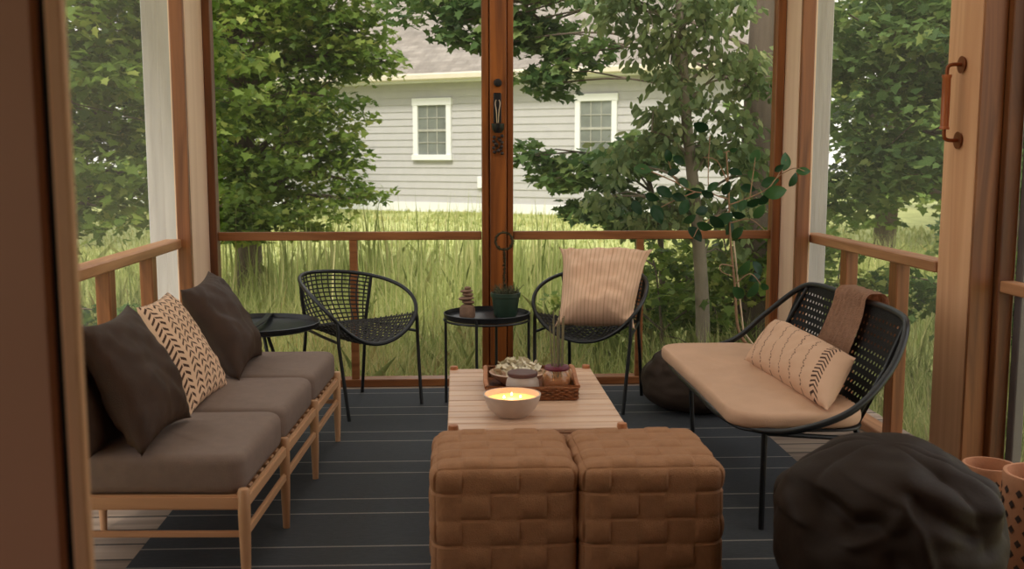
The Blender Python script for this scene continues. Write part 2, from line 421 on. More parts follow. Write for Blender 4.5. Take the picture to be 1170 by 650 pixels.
# back wall framing
struct('trim_1', box(B(), -1.50, 2.06, BY-.01, BY+.09, 0, .045), M['rail_x'])                      # sill
struct('trim_2', box(B(), -1.38, .14, BY, BY+.05, HR-.048, HR), M['rail_x'])                      # rail, left bay
struct('trim_3', box(B(), .325, 1.84, BY, BY+.05, HR-.048, HR), M['rail_x'])                      # rail, right bay
struct('trim_4', box(B(), -.625, -.58, BY+.005, BY+.045, .04, HR-.045), M['rail_x'])
struct('trim_5', box(B(), 1.05, 1.092, BY+.005, BY+.045, .04, HR-.045), M['rail_x'])
bm = B(); box(bm, .143, .183, BY-.03, BY+.09, .0, ZC); box(bm, .188, .282, BY-.05, BY+.09, .0, ZC); box(bm, .287, .322, BY-.03, BY+.09, .0, ZC); box(bm, .15, .315, BY+.0, BY+.085, 0, ZC, 0)
struct('trim_6', bm, M['center'])                                                                  # centre post of three boards
struct('trim_7', box(B(), XL-.05, XR+.08, BY-.06, BY+.1, 2.85, ZC), M['stud'])                      # header
# left corner
struct('trim_8', box(B(), -1.50, -1.412, 5.56, BY+.06, 0, ZC, .004), M['corner'])
struct('trim_9', box(B(), -1.412, -1.368, BY-.03, BY+.05, 0, ZC), M['stud_dark'])  # darker wood tint paints the shade on this inner stud
struct('trim_10', box(B(), -1.482, -1.414, 5.515, 5.555, 0, ZC), M['stud'])
bm = B(); box(bm, -1.81, -1.635, 6.14, 6.28, -.5, ZC, .006); struct('trim_11', bm, M['white'])
bm = B(); box(bm, -1.63, -1.61, 6.10, 6.20, -.5, ZC, .003); struct('trim_12', bm, M['white'])
struct('trim_13', box(B(), XL-.07, XL+.015, .0+1.5, 5.49, HR-.05, HR, .006), M['rail_y'])
for i, (a, b) in enumerate(((4.39, 4.47), (5.0, 5.08), (3.7, 3.78), (3.0, 3.08), (2.3, 2.38))):
    struct('trim_%d' % (14+i), box(B(), XL-.06, XL, a, b, .04, HR-.048), M['stud'])
struct('trim_20', box(B(), XL-.08, XL+.01, 1.35, 5.74, 0, .045), M['rail_y'])
struct('trim_21', box(B(), XL-.08, XL+.02, 1.35, 5.74, 2.85, ZC), M['rail_y'])
# right corner
struct('trim_22', box(B(), 1.838, 1.888, BY-.03, BY+.05, 0, ZC), M['stud'])
struct('trim_23', box(B(), 1.89, 1.985, 5.68, BY+.06, 0, ZC, .004), M['corner'])
struct('trim_24', box(B(), 1.892, 1.962, 5.64, 5.676, 0, ZC), M['stud'])
struct('trim_25', box(B(), 2.11, 2.245, 6.14, 6.26, -.5, ZC, .006), M['white'])
struct('trim_26', box(B(), XR-.015, XR+.07, 4.16, 5.78, HR-.05, HR, .006), M['rail_y'])
for i, (a, b) in enumerate(((5.16, 5.25), (4.55, 4.64))):
    struct('trim_%d' % (27+i), box(B(), XR, XR+.06, a, b, .04, HR-.048), M['stud'])
struct('trim_29', box(B(), XR-.01, XR+.08, 4.16, 5.9, 0, .045), M['rail_y'])
struct('trim_30', box(B(), XR-.02, XR+.1, 1.35, 5.9, 2.85, ZC), M['rail_y'])
# door on the right: stile with pull handle, then framing and a screened leaf
struct('trim_31', box(B(), 2.087, 2.15, 3.83, 3.95, 0, 2.85), M['stud_dark'])
struct('trim_32', box(B(), 2.15, 2.19, 3.78, 3.83, 0, 2.85), mat('grey_door_channel', (96, 88, 86), .5, .1, 20))
struct('trim_33', box(B(), 2.09, 2.15, 1.4, 3.83, .82, .865), M['rail_y'])
struct('trim_34', box(B(), 2.08, 2.16, 1.4, 3.83, 0, .05), M['rail_y'])
door = struct('door_1', box(B(), XR-.005, XR+.085, 3.885, 4.155, .0, 2.85, .006), M['door'])
struct('trim_39', box(B(), XR-.006, XR+.086, 3.868, 3.884, 0, 2.85, .003), M['stud'])
bm = B()
for z in (1.405, 1.70):
    y = 4.02
    M4 = Matrix.Translation((XR-.009, y, z)) @ Matrix.Rotation(PI/2, 4, 'Y')
    bmesh.ops.create_cone(bm, cap_ends=True, segments=24, radius1=.034, radius2=.026, depth=.012, matrix=M4)
    zz = z+(.03 if z < 1.5 else -.03)
    tube(bm, catmull([(XR-.01, y, z), (XR-.05, y, z), (XR-.068, y, z+(zz-z)*.4), (XR-.07, y, zz+(zz-z)*.6)], 5), .0075, 10)
hd = obj('handle', bm, M['brass'], door)
bm = B(); lathe(bm, [(0, 0), (.019, 0), (.019, .008), (.016, .012), (.0165, .1), (.016, .2), (.019, .205), (.019, .213), (0, .213)], (XR-.07, 4.02, 1.447), 20)
tag(obj('grip', bm, wood('reddish_grip_wood', (190, 110, 60), (140, 70, 34), 'z', .4, 20, False), hd), 'turned reddish wooden grip')
# door between house and porch, in the near left
bm = B(); box(bm, -1.9, -.462, 1.18, 1.23, 0, 2.3, .006); d2 = struct('door_2', bm, M['brownwall'])
struct('trim_35', box(B(), -.462, -.452, 1.19, 1.20, 0, 2.3, .0), mat('black_gap_shade', (14, 12, 12), .8))  # black strip stands in for the shaded gap beside the door
struct('trim_36', box(B(), -.452, -.434, 1.18, 1.20, 0, 2.3, .003), M['door'])
bm = B(); box(bm, -2.1, -.515, 1.24, 1.36, 0, ZC, 0); box(bm, -.515, 1.75, 1.18, 1.36, 2.3, ZC, 0); box(bm, 1.75, 2.6, 1.18, 1.36, 0, ZC, 0)
struct('wall_front', bm, M['brownwall'], smooth=0)
bm = B()
for q in ((-2.5, -1.4, 0, ZC), (.6, 1.36, 0, ZC), (-1.4, .6, 0, .7), (-1.4, .6, 2.2, ZC)): box(bm, -2.1, -2.0, *q, 0)  # unseen window opening added to light the near door panel
struct('wall_left', bm, M['brownwall'], smooth=0)
bm = B(); box(bm, 2.5, 2.6, -2.5, 1.36, 0, ZC, 0); struct('wall_right', bm, M['brownwall'], smooth=0)
struct('wall_back', box(B(), -2.1, 2.6, -2.6, -2.5, 0, ZC, 0), M['brownwall'], smooth=0)
# fly screens
wall_screen('window_1', (-1.35, BY+.06, 0), (.15, BY+.06, 0), .04, 2.85, .05)
wall_screen('window_2', (.32, BY+.06, 0), (1.84, BY+.06, 0), .04, 2.85, .05)
wall_screen('window_3', (XL-.065, 1.36, 0), (XL-.065, 5.5, 0), .04, 2.85, .15)
wall_screen('window_4', (XR+.075, 4.16, 0), (XR+.075, 5.8, 0), .04, 2.85, .09)
wall_screen('window_5', (2.155, 1.4, 0), (2.155, 3.80, 0), .05, 2.85, .09)

# ---------------------------------------------------------------- RUG
def rug_mat():
    m, nt, b = newmat('charcoal_striped_rug')
    g = N(nt, 'ShaderNodeNewGeometry'); sp = N(nt, 'ShaderNodeSeparateXYZ'); nt.links.new(g.outputs['Position'], sp.inputs[0])
    y = math_(nt, 'ADD', sp.outputs[1], math_(nt, 'MULTIPLY', sp.outputs[0], .012))
    def line(o):
        f = math_(nt, 'FRACT', math_(nt, 'DIVIDE', math_(nt, 'SUBTRACT', y, o), .497))
        return math_(nt, 'LESS_THAN', f, .018)
    ln = math_(nt, 'MAXIMUM', line(.266), line(.431))
    nz = N(nt, 'ShaderNodeTexNoise'); nz.inputs['Scale'].default_value = 260; nz.inputs['Detail'].default_value = 2
    mp = N(nt, 'ShaderNodeMapping'); mp.inputs['Scale'].default_value = (.15, 1, 1); nt.links.new(g.outputs['Position'], mp.inputs[0]); nt.links.new(mp.outputs[0], nz.inputs[0])
    r = N(nt, 'ShaderNodeValToRGB'); r.color_ramp.elements[0].color = (*s2l((38, 42, 47)), 1); r.color_ramp.elements[1].color = (*s2l((66, 68, 72)), 1); nt.links.new(nz.outputs[0], r.inputs[0])
    mx = N(nt, 'ShaderNodeMix', data_type='RGBA'); nt.links.new(ln, mx.inputs[0]); nt.links.new(r.outputs[0], mx.inputs[6]); mx.inputs[7].default_value = (*s2l((136, 132, 126)), 1)
    nt.links.new(mx.outputs[2], b.inputs['Base Color']); b.inputs['Roughness'].default_value = .8; b.inputs['Specular IOR Level'].default_value = .4
    bp = N(nt, 'ShaderNodeBump'); bp.inputs['Strength'].default_value = .4; bp.inputs['Distance'].default_value = .003
    nt.links.new(nz.outputs[0], bp.inputs['Height']); nt.links.new(bp.outputs[0], b.inputs['Normal'])
    return m
tag(obj('outdoor_rug', box(B(), -1.09, 1.49, 1.7, 5.86, .001, .009, .003), rug_mat(), smooth=0),
    'large charcoal outdoor rug with thin pale stripes in pairs under all the furniture', 'rug')

# ---------------------------------------------------------------- MODULAR SOFA
SO = thing('slatted_sofa', 'long low beech sofa frame of three units along the left screen wall', 'sofa', (-.652, 3.049, 0), -.048)
LM = lambda bm: obj  # noqa
def loc_obj(name, bm, m, parent, smooth=35): return obj(name, bm, m, parent, smooth, world=False)
def post_bm(x, y, zt, r=.019):
    return lathe(B(), [(0, 0), (r*.62, 0), (r*.85, zt*.35), (r, zt*.75), (r, zt-.012), (r*.8, zt-.003), (0, zt)], (x, y, 0), 16)
MOD = .5695
for i in range(4):
    loc_obj('leg', post_bm(0, i*MOD, .345), M['beech'], SO)
    loc_obj('leg', post_bm(-.66, i*MOD, .345), M['beech'], SO)
for x, nm in ((0, 'front_rail'), (-.66, 'back_rail')):
    for i in range(3):
        loc_obj(nm, beam(B(), (x, i*MOD+.008, .295), (x, (i+1)*MOD-.008, .295), .02, .042, bev=.006), M['beech_y'], SO)
        loc_obj('stretcher', beam(B(), (x, i*MOD+.008, .2), (x, (i+1)*MOD-.008, .2), .016, .03, bev=.005), M['beech_y'], SO)
for i in (0, 1, 2, 3):
    y = i*MOD
    loc_obj('side_rail', beam(B(), (-.655, y, .3), (-.01, y, .3), .022, .045, bev=.006), M['beech_x'], SO)
loc_obj('side_stretcher', beam(B(), (-.655, 0, .2), (-.01, 0, .2), .014, .02, bev=.004), M['beech_x'], SO)
loc_obj('side_stretcher', beam(B(), (-.655, 3*MOD, .2), (-.01, 3*MOD, .2), .014, .02, bev=.004), M['beech_x'], SO)
bm = B()
for i in range(3):
    for k in range(7):
        y = i*MOD+.06+k*.075; box(bm, -.65, -.01, y-.02, y+.02, .302, .316, .003)
loc_obj('slat_deck', bm, M['beech_x'], SO)
Rz = Matrix.Translation((-.652, 3.049, 0)) @ Matrix.Rotation(-.048, 4, 'Z')
cl = ['taupe seat cushion on the near end of the beech sofa', 'taupe seat cushion in the middle of the beech sofa', 'taupe seat cushion on the far end of the beech sofa, nearest the chair']
for i in range(3):
    y0, y1 = i*MOD+.0, (i+1)*MOD-.008
    if i: y0 += .008
    bm = slab_bm(rrect(-.70, .0, y0-.0, y1, .045), .318, .445, .034, .012, .006, i)
    uv = None; bm.transform(Rz)
    tag(obj('seat_cushion', bm, M['greycush'], smooth=60), cl[i], 'cushion', 'taupe sofa seat cushions')

# ---------------------------------------------------------------- SOFA PILLOWS
def chev(nt, u, v):
    nu, nv = 6., 17.
    cu = math_(nt, 'FRACT', math_(nt, 'MULTIPLY', u, nu)); tri = math_(nt, 'ABSOLUTE', math_(nt, 'SUBTRACT', cu, .5))
    f = math_(nt, 'FRACT', math_(nt, 'ADD', math_(nt, 'MULTIPLY', v, nv), math_(nt, 'MULTIPLY', tri, 2.0)))
    a = math_(nt, 'LESS_THAN', f, .42); b = math_(nt, 'LESS_THAN', tri, .36)
    c = math_(nt, 'GREATER_THAN', tri, .03)
    return math_(nt, 'MULTIPLY', math_(nt, 'MULTIPLY', a, b), c)
M['chev'] = uvpattern('cream_cloth_with_brown_arrows', (216, 180, 150), (74, 50, 40), chev)
# P: corner points bottom-near, bottom-far, top-far, top-near (front face turned to +x)
tag(obj('throw_pillow', pillow_bm((-1.10, 3.02, .445), (-1.06, 3.46, .445), (-1.32, 3.42, .80), (-1.36, 2.98, .80), .15, seed=5), M['darkpil'], smooth=80),
    'dark brown pillow at the near end of the sofa, tucked behind another dark one', 'pillow', 'pillows along the sofa')
tag(obj('throw_pillow', pillow_bm((-.945, 3.03, .45), (-.90, 3.44, .465), (-1.15, 3.61, .83), (-1.15, 3.12, .835), .17, seed=1, pinch=.13, wr=.012), M['darkpil'], smooth=80),
    'dark brown square pillow at the near sofa end, in front of the patterned pillow', 'pillow', 'pillows along the sofa')
tag(obj('throw_pillow', pillow_bm((-.93, 3.54, .45), (-.905, 4.01, .45), (-1.20, 4.28, .785), (-1.18, 3.80, .79), .14, seed=2, pinch=.06), M['chev'], smooth=80),
    'cream pillow with brown arrow pattern between the dark pillows on the sofa', 'pillow', 'pillows along the sofa')
tag(obj('throw_pillow', pillow_bm((-.875, 4.08, .45), (-.88, 4.60, .455), (-1.155, 4.80, .815), (-1.155, 4.31, .79), .18, seed=3, pinch=.12, wr=.012), M['darkpil'], smooth=80),
    'dark brown square pillow at the far end of the sofa beside the round black table', 'pillow', 'pillows along the sofa')

# ---------------------------------------------------------------- LOOP CHAIRS
RA, RB, RZ0, RZ1, RZ2, SKX, SKY = .307, .276, .561, .168, -.031, .033, .079
def ringp(t):
    return Vector((RA*math.sin(t)*(1+SKX*math.cos(t)), RB*math.cos(t)+SKY*math.cos(2*t), RZ0+RZ1*math.cos(t)+RZ2*math.cos(2*t)))
def make_chair(label):
    t = thing('woven_loop_chair', label, 'chair', group='black woven loop chairs')
    loc_obj('loop_frame', tube(B(), [ringp(2*PI*k/72) for k in range(72)], .0105, 10, True), M['black'], t)
    ZS = .425; rl = Vector((-.205, .175, ZS)); rr_ = Vector((.205, .175, ZS))
    rear = lambda u: Vector((.205*u, .175+.035*(1-u*u), ZS-.0*u))
    TB = math.radians(50)
    # rear legs carry on up as the back bars
    for s in (-1, 1):
        top = ringp(s*TB); mid = rear(s)
        loc_obj('leg', tube(B(), catmull([(s*.214, .227, 0), tuple(mid*.55+Vector((s*.214, .227, 0))*.45), tuple(mid), tuple(mid*.5+top*.5+Vector((0, .0, 0))), tuple(top)], 5), .0095, 10), M['black'], t)
        fp = ringp(s*math.radians(118))
        loc_obj('leg', tube(B(), [(s*.249, -.231, 0), (s*.259, -.203, .22), (s*.268, -.183, .38), (fp.x+s*.002, fp.y-.006, fp.z-.03), tuple(fp)], .0095, 10), M['black'], t)
        a = rear(s); f = Vector((s*.266, -.184, .395))
        loc_obj('side_rail', tube(B(), [a, a*.5+f*.5+Vector((0, 0, -.003)), f], .008, 8), M['black'], t)
    loc_obj('rear_rail', tube(B(), [rear(-1+k*.2) for k in range(11)], .008, 8), M['black'], t)
    # woven back: patch between loop and rear rail
    def PB(u, v):
        a = ringp(u*TB); b = rear(u); p = b*(1-v)+a*v; p.y += .035*math.sin(PI*v)*(1-u*u*.6); return p
    bm = B()
    for k in range(-7, 8): tube(bm, [PB(k/7.5, v/10) for v in range(11)], .0042, 5, caps=False)
    for k in range(1, 12): tube(bm, [PB(-1+i/8, k/12)+Vector((0, .003*(-1)**(i+k), 0)) for i in range(17)], .0042, 5, caps=False)
    loc_obj('woven_back', bm, M['blackweave'], t)
    TF = math.radians(118)
    def PS(u, v):
        a = ringp(PI-u*(PI-TF)); b = rear(u)
        p = b*(1-v)+a*v; p.z -= .03*math.sin(PI*v)*(1-u*u); return p
    bm = B()
    for k in range(-11, 12): tube(bm, [PS(k/11.5, v/10) for v in range(11)], .0048, 5, caps=False)
    for k in range(1, 19): tube(bm, [PS(-1+i/8, k/19)+Vector((0, 0, .003*(-1)**(i+k))) for i in range(17)], .0048, 5, caps=False)
    loc_obj('woven_seat', bm, M['seatweave'], t)
    return t
c1 = make_chair('empty black woven loop chair between sofa end and stone stack, turned to the right')
c1.location = (-.54, 5.459, .009); c1.rotation_euler = (0, 0, .781)
c2 = dup(c1, (.734, 5.498, .009), -.464, 'black woven loop chair holding a big beige pillow')
def stripes(nt, u, v):
    w_ = N(nt, 'ShaderNodeTexNoise', noise_dimensions='1D'); w_.inputs['Scale'].default_value = 26; w_.inputs['Detail'].default_value = 3
    nt.links.new(u, w_.inputs['W'])
    f = math_(nt, 'FRACT', math_(nt, 'MULTIPLY', u, 22)); a = math_(nt, 'LESS_THAN', f, .3)
    s = math_(nt, 'MULTIPLY', a, .55); return math_(nt, 'MULTIPLY', s, w_.outputs[0])
M['beigepil'] = uvpattern('beige_ribbed_cloth', (232, 194, 164), (150, 94, 62), stripes, bump=.5, wscale=120)
tag(obj('square_pillow', pillow_bm((.50, 5.345, .44), (.93, 5.27, .44), (1.085, 5.60, .84), (.565, 5.735, .84), .24, seed=7, pinch=.15, wr=.024, ears=1), M['beigepil'], smooth=80),
    'large square beige ribbed pillow propped on the right loop chair', 'pillow')

# ---------------------------------------------------------------- SIDE TABLES
T1 = thing('tray_side_table', 'round black tray table with four thin legs by the centre post', 'side table', (.154, 5.44, .009))
bm = lathe(B(), [(0, .472), (.215, .472), (.228, .478), (.232, .505), (.227, .507), (.222, .484), (.21, .48), (0, .48)], (0, 0, 0), 56)
loc_obj('tray_top', bm, M['black'], T1)
for a in (165, 255, 345, 75):
    x, y = .229*math.cos(math.radians(a)), .229*math.sin(math.radians(a))
    loc_obj('leg', tube(B(), [(x, y, 0), (x, y, .495)], .0075, 8), M['black'], T1)
bm = B(); tube(bm, [(.229*math.cos(2*PI*k/48), .229*math.sin(2*PI*k/48), .468) for k in range(48)], .006, 6, True)
loc_obj('rim_hoop', bm, M['black'], T1)
T2 = thing('pedestal_tray_table', 'round black tray table with a handle strap beyond the far sofa end', 'side table', (-.99, 5.12, 0))
bm = lathe(B(), [(0, .49), (.27, .49), (.292, .5), (.298, .522), (.293, .524), (.284, .504), (.268, .498), (0, .498)], (0, 0, 0), 56)
loc_obj('tray_top', bm, M['black'], T2)
bm = B()
P_ = [(.0, .285, .52), (.012, .2, .532), (.02, 0, .53), (.012, -.2, .532), (0, -.285, .52)]
cp = catmull(P_, 8)
for a, b in zip(cp, cp[1:]):
    beam(bm, a, b, .03, .006, bev=0)
loc_obj('handle_strap', bm, M['black'], T2)
for a in (0, 90, 180, 270):
    c, s = math.cos(math.radians(a+40)), math.sin(math.radians(a+40))
    loc_obj('leg', tube(B(), [(c*.2, s*.2, 0 if a else .0), (c*.03, s*.03, .488)], .009, 8), M['black'], T2)

# stack of pebbles
ST = thing('stone_cairn', 'small stack of brown pebbles balanced on the left of the black tray table', 'ornament', (.05, 5.42, .49))
bm = B(); lathe(bm, [(0, 0), (.038, 0), (.042, .008), (.042, .045), (.036, .062), (.02, .072), (0, .074)], (0, 0, 0), 24); loc_obj('base_stone', bm, M['stone'], ST)
for x, z, r, h in ((.004, .083, .034, .012), (-.006, .103, .042, .012), (.003, .124, .03, .012), (-.004, .142, .034, .010), (.002, .158, .019, .009)):
    bm = B(); bmesh.ops.create_uvsphere(bm, u_segments=20, v_segments=12, radius=1, matrix=Matrix.Translation((x, 0, z)) @ Matrix.Rotation(x*12, 4, 'Y') @ Matrix.Diagonal((r, r*.85, h, 1)))
    loc_obj('pebble', bm, M['stone'], ST)

# herb pot with trained ring
PT = thing('herb_pot', 'dark green pot of wispy herbs with a trained vine ring on the tray table', 'plant', (.255, 5.45, .49))
loc_obj('pot', lathe(B(), [(0, 0), (.056, 0), (.062, .01), (.074, .105), (.08, .108), (.081, .128), (.074, .129), (.071, .112), (0, .108)], (0, 0, 0), 32), M['green_pot'], PT)
random.seed(4)
bm = B()
for k in range(150):
    a = random.uniform(0, 2*PI); r = random.uniform(0, .06); L = random.uniform(.03, .065); b = random.uniform(0, 2*PI); d = random.uniform(.01, .045)
    p = Vector((r*math.cos(a), r*math.sin(a), .105)); q = p+Vector((math.cos(b)*d+math.cos(a)*.02, math.sin(b)*d+math.sin(a)*.02, L)); tube(bm, [p, (p+q)/2+Vector((0, 0, .006)), q], [.0016, .0014, .0008], 3, caps=False)
    for j in range(3):
        m_ = p.lerp(q, .4+.25*j); e = Vector((random.uniform(-1, 1), random.uniform(-1, 1), random.uniform(0, .8)))*.009; s_ = e.cross(Vector((0, 0, 1))).normalized()*.003
        bm.faces.new([bm.verts.new(m_), bm.verts.new(m_+e*.5+s_), bm.verts.new(m_+e), bm.verts.new(m_+e*.5-s_)])
loc_obj('herb_foliage', bm, mat('greyish_herb', (92, 92, 66), .8, .3, 40), PT, 0)
bm = B(); tube(bm, catmull([(-.005, 0, .1), (-.008, 0, .2), (-.002, 0, .3), (-.008, 0, .36)], 5), .004, 6)
for k in range(50):
    a = 2*PI*k/50
tube(bm, [(-.008+.046*math.cos(2*PI*k/40), 0, .405+.046*math.sin(2*PI*k/40)) for k in range(40)], .006, 6, True)
for k in range(420):
    if k < 200: p = Vector((-.006, 0, random.uniform(.15, .36)))
    else: a = random.uniform(0, 2*PI); p = Vector((-.008+.046*math.cos(a), 0, .405+.046*math.sin(a)))
    e = Vector((random.uniform(-1, 1), random.uniform(-1, 1), random.uniform(-1, 1))).normalized()*random.uniform(.008, .016); s_ = e.cross(Vector((.3, .8, 1))).normalized()*.004
    bm.faces.new([bm.verts.new(p), bm.verts.new(p+e*.5+s_), bm.verts.new(p+e), bm.verts.new(p+e*.5-s_)])
loc_obj('vine_ring', bm, mat('dry_vine', (70, 64, 40), .8, .3, 40), PT, 0)

# hardware hanging on the centre post
HW = thing('bottle_opener', 'black metal bottle opener with cup fixed to the centre post', 'wall ornament', (.232, 5.895, 1.34))
def hw(name, bm, m): return obj(name, bm, m, HW)
hw('back_plate', box(B(), .208, .252, 5.886, 5.899, 1.53, 1.70, .004), M['black'])
bm = lathe(B(), [(0, 0), (.018, 0), (.024, .012), (.02, .03), (0, .034)], (0, 0, 0), 20); bm.transform(Matrix.Translation((.232, 5.899, 1.755)) @ Matrix.Rotation(PI/2, 4, 'X')); hw('round_knob', bm, M['black'])
bm = B()
for s in (-1, 1): tube(bm, catmull([(.231+s*.004, 5.878, 1.53), (.231+s*.008, 5.872, 1.6), (.231+s*.014, 5.876, 1.64), (.231+s*.008, 5.878, 1.66)], 4), .0032, 6)
hw('hook_pair', bm, mat('dull_steel', (160, 140, 120), .4, .1, 20, metal=.8))
hw('catch_cup', lathe(B(), [(0, 0), (.02, .0), (.034, .02), (.037, .05), (.034, .052), (.03, .022), (0, .008)], (.232, 5.86, 1.475), 24), M['black'])
bm = B()
for k in range(14):
    bmesh.ops.create_icosphere(bm, subdivisions=2, radius=.011, matrix=Matrix.Translation((.232+.024*math.cos(k*2.4), 5.875+.008*math.sin(k*2.4), 1.36+k*.0075)))
hw('bead_cluster', bm, mat('dark_bead', (48, 36, 34), .4, .2, 40))

# ---------------------------------------------------------------- COFFEE TABLE
CT = thing('slatted_coffee_table', 'pale teak coffee table with slatted top in front of the two ottomans', 'coffee table', (-.035, 3.478, .009), 0)
TW, TL, TZ = .623, 1.04, .39
bm = B(); n = 12; p = TL/n
for k in range(n): box(bm, -.004, TW+.004, k*p+.005, (k+1)*p-.005, TZ-.018, TZ, .003)
loc_obj('slat_top', bm, M['teak'], CT)
for x in (.016, TW-.016):
    for y in (.012, TL-.012): loc_obj('leg', lathe(B(), [(0, 0), (.014, 0), (.018, .2), (.018, TZ+.004), (.0165, TZ+.014), (0, TZ+.018)], (x, y, 0), 16), M['knob'], CT)
for x in (.026, TW-.026): loc_obj('side_apron', beam(B(), (x, .02, TZ-.045), (x, TL-.02, TZ-.045), .02, .05), M['beech_y'], CT)
for y in (.012, TL-.012): loc_obj('end_apron', beam(B(), (.02, y, TZ-.045), (TW-.02, y, TZ-.045), .02, .05), M['teak'], CT)
TT = .399
# ---------------------------------------------------------------- THINGS ON THE TABLE
BK = thing('wicker_tray', 'brown wicker tray with bent branch handle on the coffee table', 'tray', (.29, 4.08, TT))
x0, x1, y0, y1 = .115, .462, 3.89, 4.30
def weave_wall(bm, a, b, z0, z1, rows=6):
    a, b = Vector(a), Vector(b); L = (b-a).length; n = int(L/.018); d = (b-a)/L; s = Vector((d.y, -d.x, 0))
    for r_ in range(rows):
        z = z0+(z1-z0)*(r_+.5)/rows
        tube(bm, [Vector((a.x, a.y, z))+d*L*k/(n*2)+s*.004*math.sin(PI*k/2+PI*r_) for k in range(n*2+1)], (z1-z0)/rows*.58, 5)
    for k in range(n+1): tube(bm, [Vector((a.x, a.y, z0))+d*L*k/n, Vector((a.x, a.y, z1))+d*L*k/n], .003, 4)
bm = B(); box(bm, x0, x1, y0, y1, TT, TT+.008, .003)
for a, b in (((x0, y0), (x1, y0)), ((x1, y0), (x1, y1)), ((x1, y1), (x0, y1)), ((x0, y1), (x0, y0))): weave_wall(bm, (*a, 0), (*b, 0), TT+.006, TT+.052)
obj('basket_weave', bm, M['wicker'], BK)
bm = B()
for xx in (x0-.005, x1+.005):
    tube(bm, catmull([(xx, y0+.02, TT+.05), (xx-.004, y0+.08, TT+.066), (xx, (y0+y1)/2, TT+.085), (xx+.003, y1-.08, TT+.068), (xx, y1-.02, TT+.05)], 6), .009, 8)
tube(bm, [(x0, y0, TT+.054), (x1, y0, TT+.054), (x1, y1, TT+.054), (x0, y1, TT+.054)], .007, 8, True)
obj('branch_rim', bm, M['knob'], BK)
# bowl with candle
BW = thing('candle_bowl', 'wide pale bowl candle with glowing wax at the front of the coffee table', 'candle', (.195, 3.665, TT))
loc_obj('bowl', lathe(B(), [(0, 0), (.052, 0), (.06, .006), (.088, .034), (.103, .07), (.106, .083), (.1, .083), (.096, .068), (.09, .058), (0, .058)], (0, 0, 0), 48), M['ceramic'], BW)
wx, nt_, b_ = newmat('glowing_candle_wax'); b_.inputs['Base Color'].default_value = (.95, .6, .25, 1)
b_.inputs['Emission Color'].default_value = (1, .42, .09, 1); b_.inputs['Emission Strength'].default_value = 1.0
loc_obj('wax', lathe(B(), [(0, .0645), (.05, .064), (.0935, .064), (.0935, .056), (0, .056)], (0, 0, 0), 40), wx, BW)
fl, nt_, b_ = newmat('candle_flame'); b_.inputs['Emission Color'].default_value = (1, .62, .22, 1); b_.inputs['Emission Strength'].default_value = 7
for i, (x, y) in enumerate(((-.03, -.015), (.03, -.01), (0, .03))):
    wk = loc_obj('wick', tube(B(), [(x, y, .06), (x+.001, y, .071)], .0012, 5), M['black'], BW)
    loc_obj('flame', lathe(B(), [(0, .068), (.004, .071), (.0045, .074), (.002, .079), (0, .082)], (x, y, 0), 12), fl, BW)
ll = bpy.data.lights.new('candle_glow', 'POINT'); ll.energy = .35; ll.color = (1, .55, .2); ll.shadow_soft_size = .03; lo_ = bpy.data.objects.new('candle_glow', ll); C.objects.link(lo_); lo_.parent = BW; lo_.location = (0, 0, .08)
# lidded jar
JR = thing('lidded_jar', 'grey ceramic jar with flat plum brown lid behind the bowl candle', 'jar', (.253, 3.975, TT+.008))
loc_obj('jar_body', lathe(B(), [(0, 0), (.05, 0), (.06, .006), (.067, .03), (.064, .056), (.054, .074), (0, .074)], (0, 0, 0), 36), M['ceramic'], JR)
loc_obj('lid', lathe(B(), [(0, .074), (.056, .074), (.06, .078), (.06, .088), (.056, .091), (0, .092)], (0, 0, 0), 36), M['lid'], JR)
# amber glass jar + grass stems
gl, nt_, b_ = newmat('amber_glass'); b_.inputs['Base Color'].default_value = (1, .72, .45, 1); b_.inputs['Transmission Weight'].default_value = .85; b_.inputs['Roughness'].default_value = .05
GJ = thing('amber_glass_candle', 'amber glass jar with plum collar and tall thin stalks', 'jar', (.392, 4.0, TT+.008))
loc_obj('glass', lathe(B(), [(0, 0), (.046, 0), (.056, .01), (.061, .045), (.056, .08), (.044, .098), (.04, .098), (.051, .078), (.056, .045), (.051, .012), (0, .005)], (0, 0, 0), 36), gl, GJ)
loc_obj('filling', lathe(B(), [(0, .007), (.049, .012), (.053, .045), (.05, .06), (0, .062)], (0, 0, 0), 30), mat('amber_wax', (226, 158, 100), .5, .1, 20), GJ)
loc_obj('collar', lathe(B(), [(.038, .092), (.047, .093), (.05, .1), (.047, .108), (.038, .109), (0, .106)], (0, 0, 0), 30), mat('plum_ribbon', (104, 32, 52), .5, .1, 20), GJ)
random.seed(9)
for k in range(9):
    a = k*2.4; r = .004+.02*(k/9)**.5
    p = Vector((r*math.cos(a), r*math.sin(a), .06)); q = Vector((r*1.5*math.cos(a)-.004, r*1.5*math.sin(a), random.uniform(.27, .335)))
    loc_obj('stalk', tube(B(), [p, p.lerp(q, .5), q], [.0034, .0036, .0022], 6), mat('grey_green_stalk', (122, 118, 90), .7, .2, 60) if k == 0 else bpy.data.materials['grey_green_stalk'], GJ)
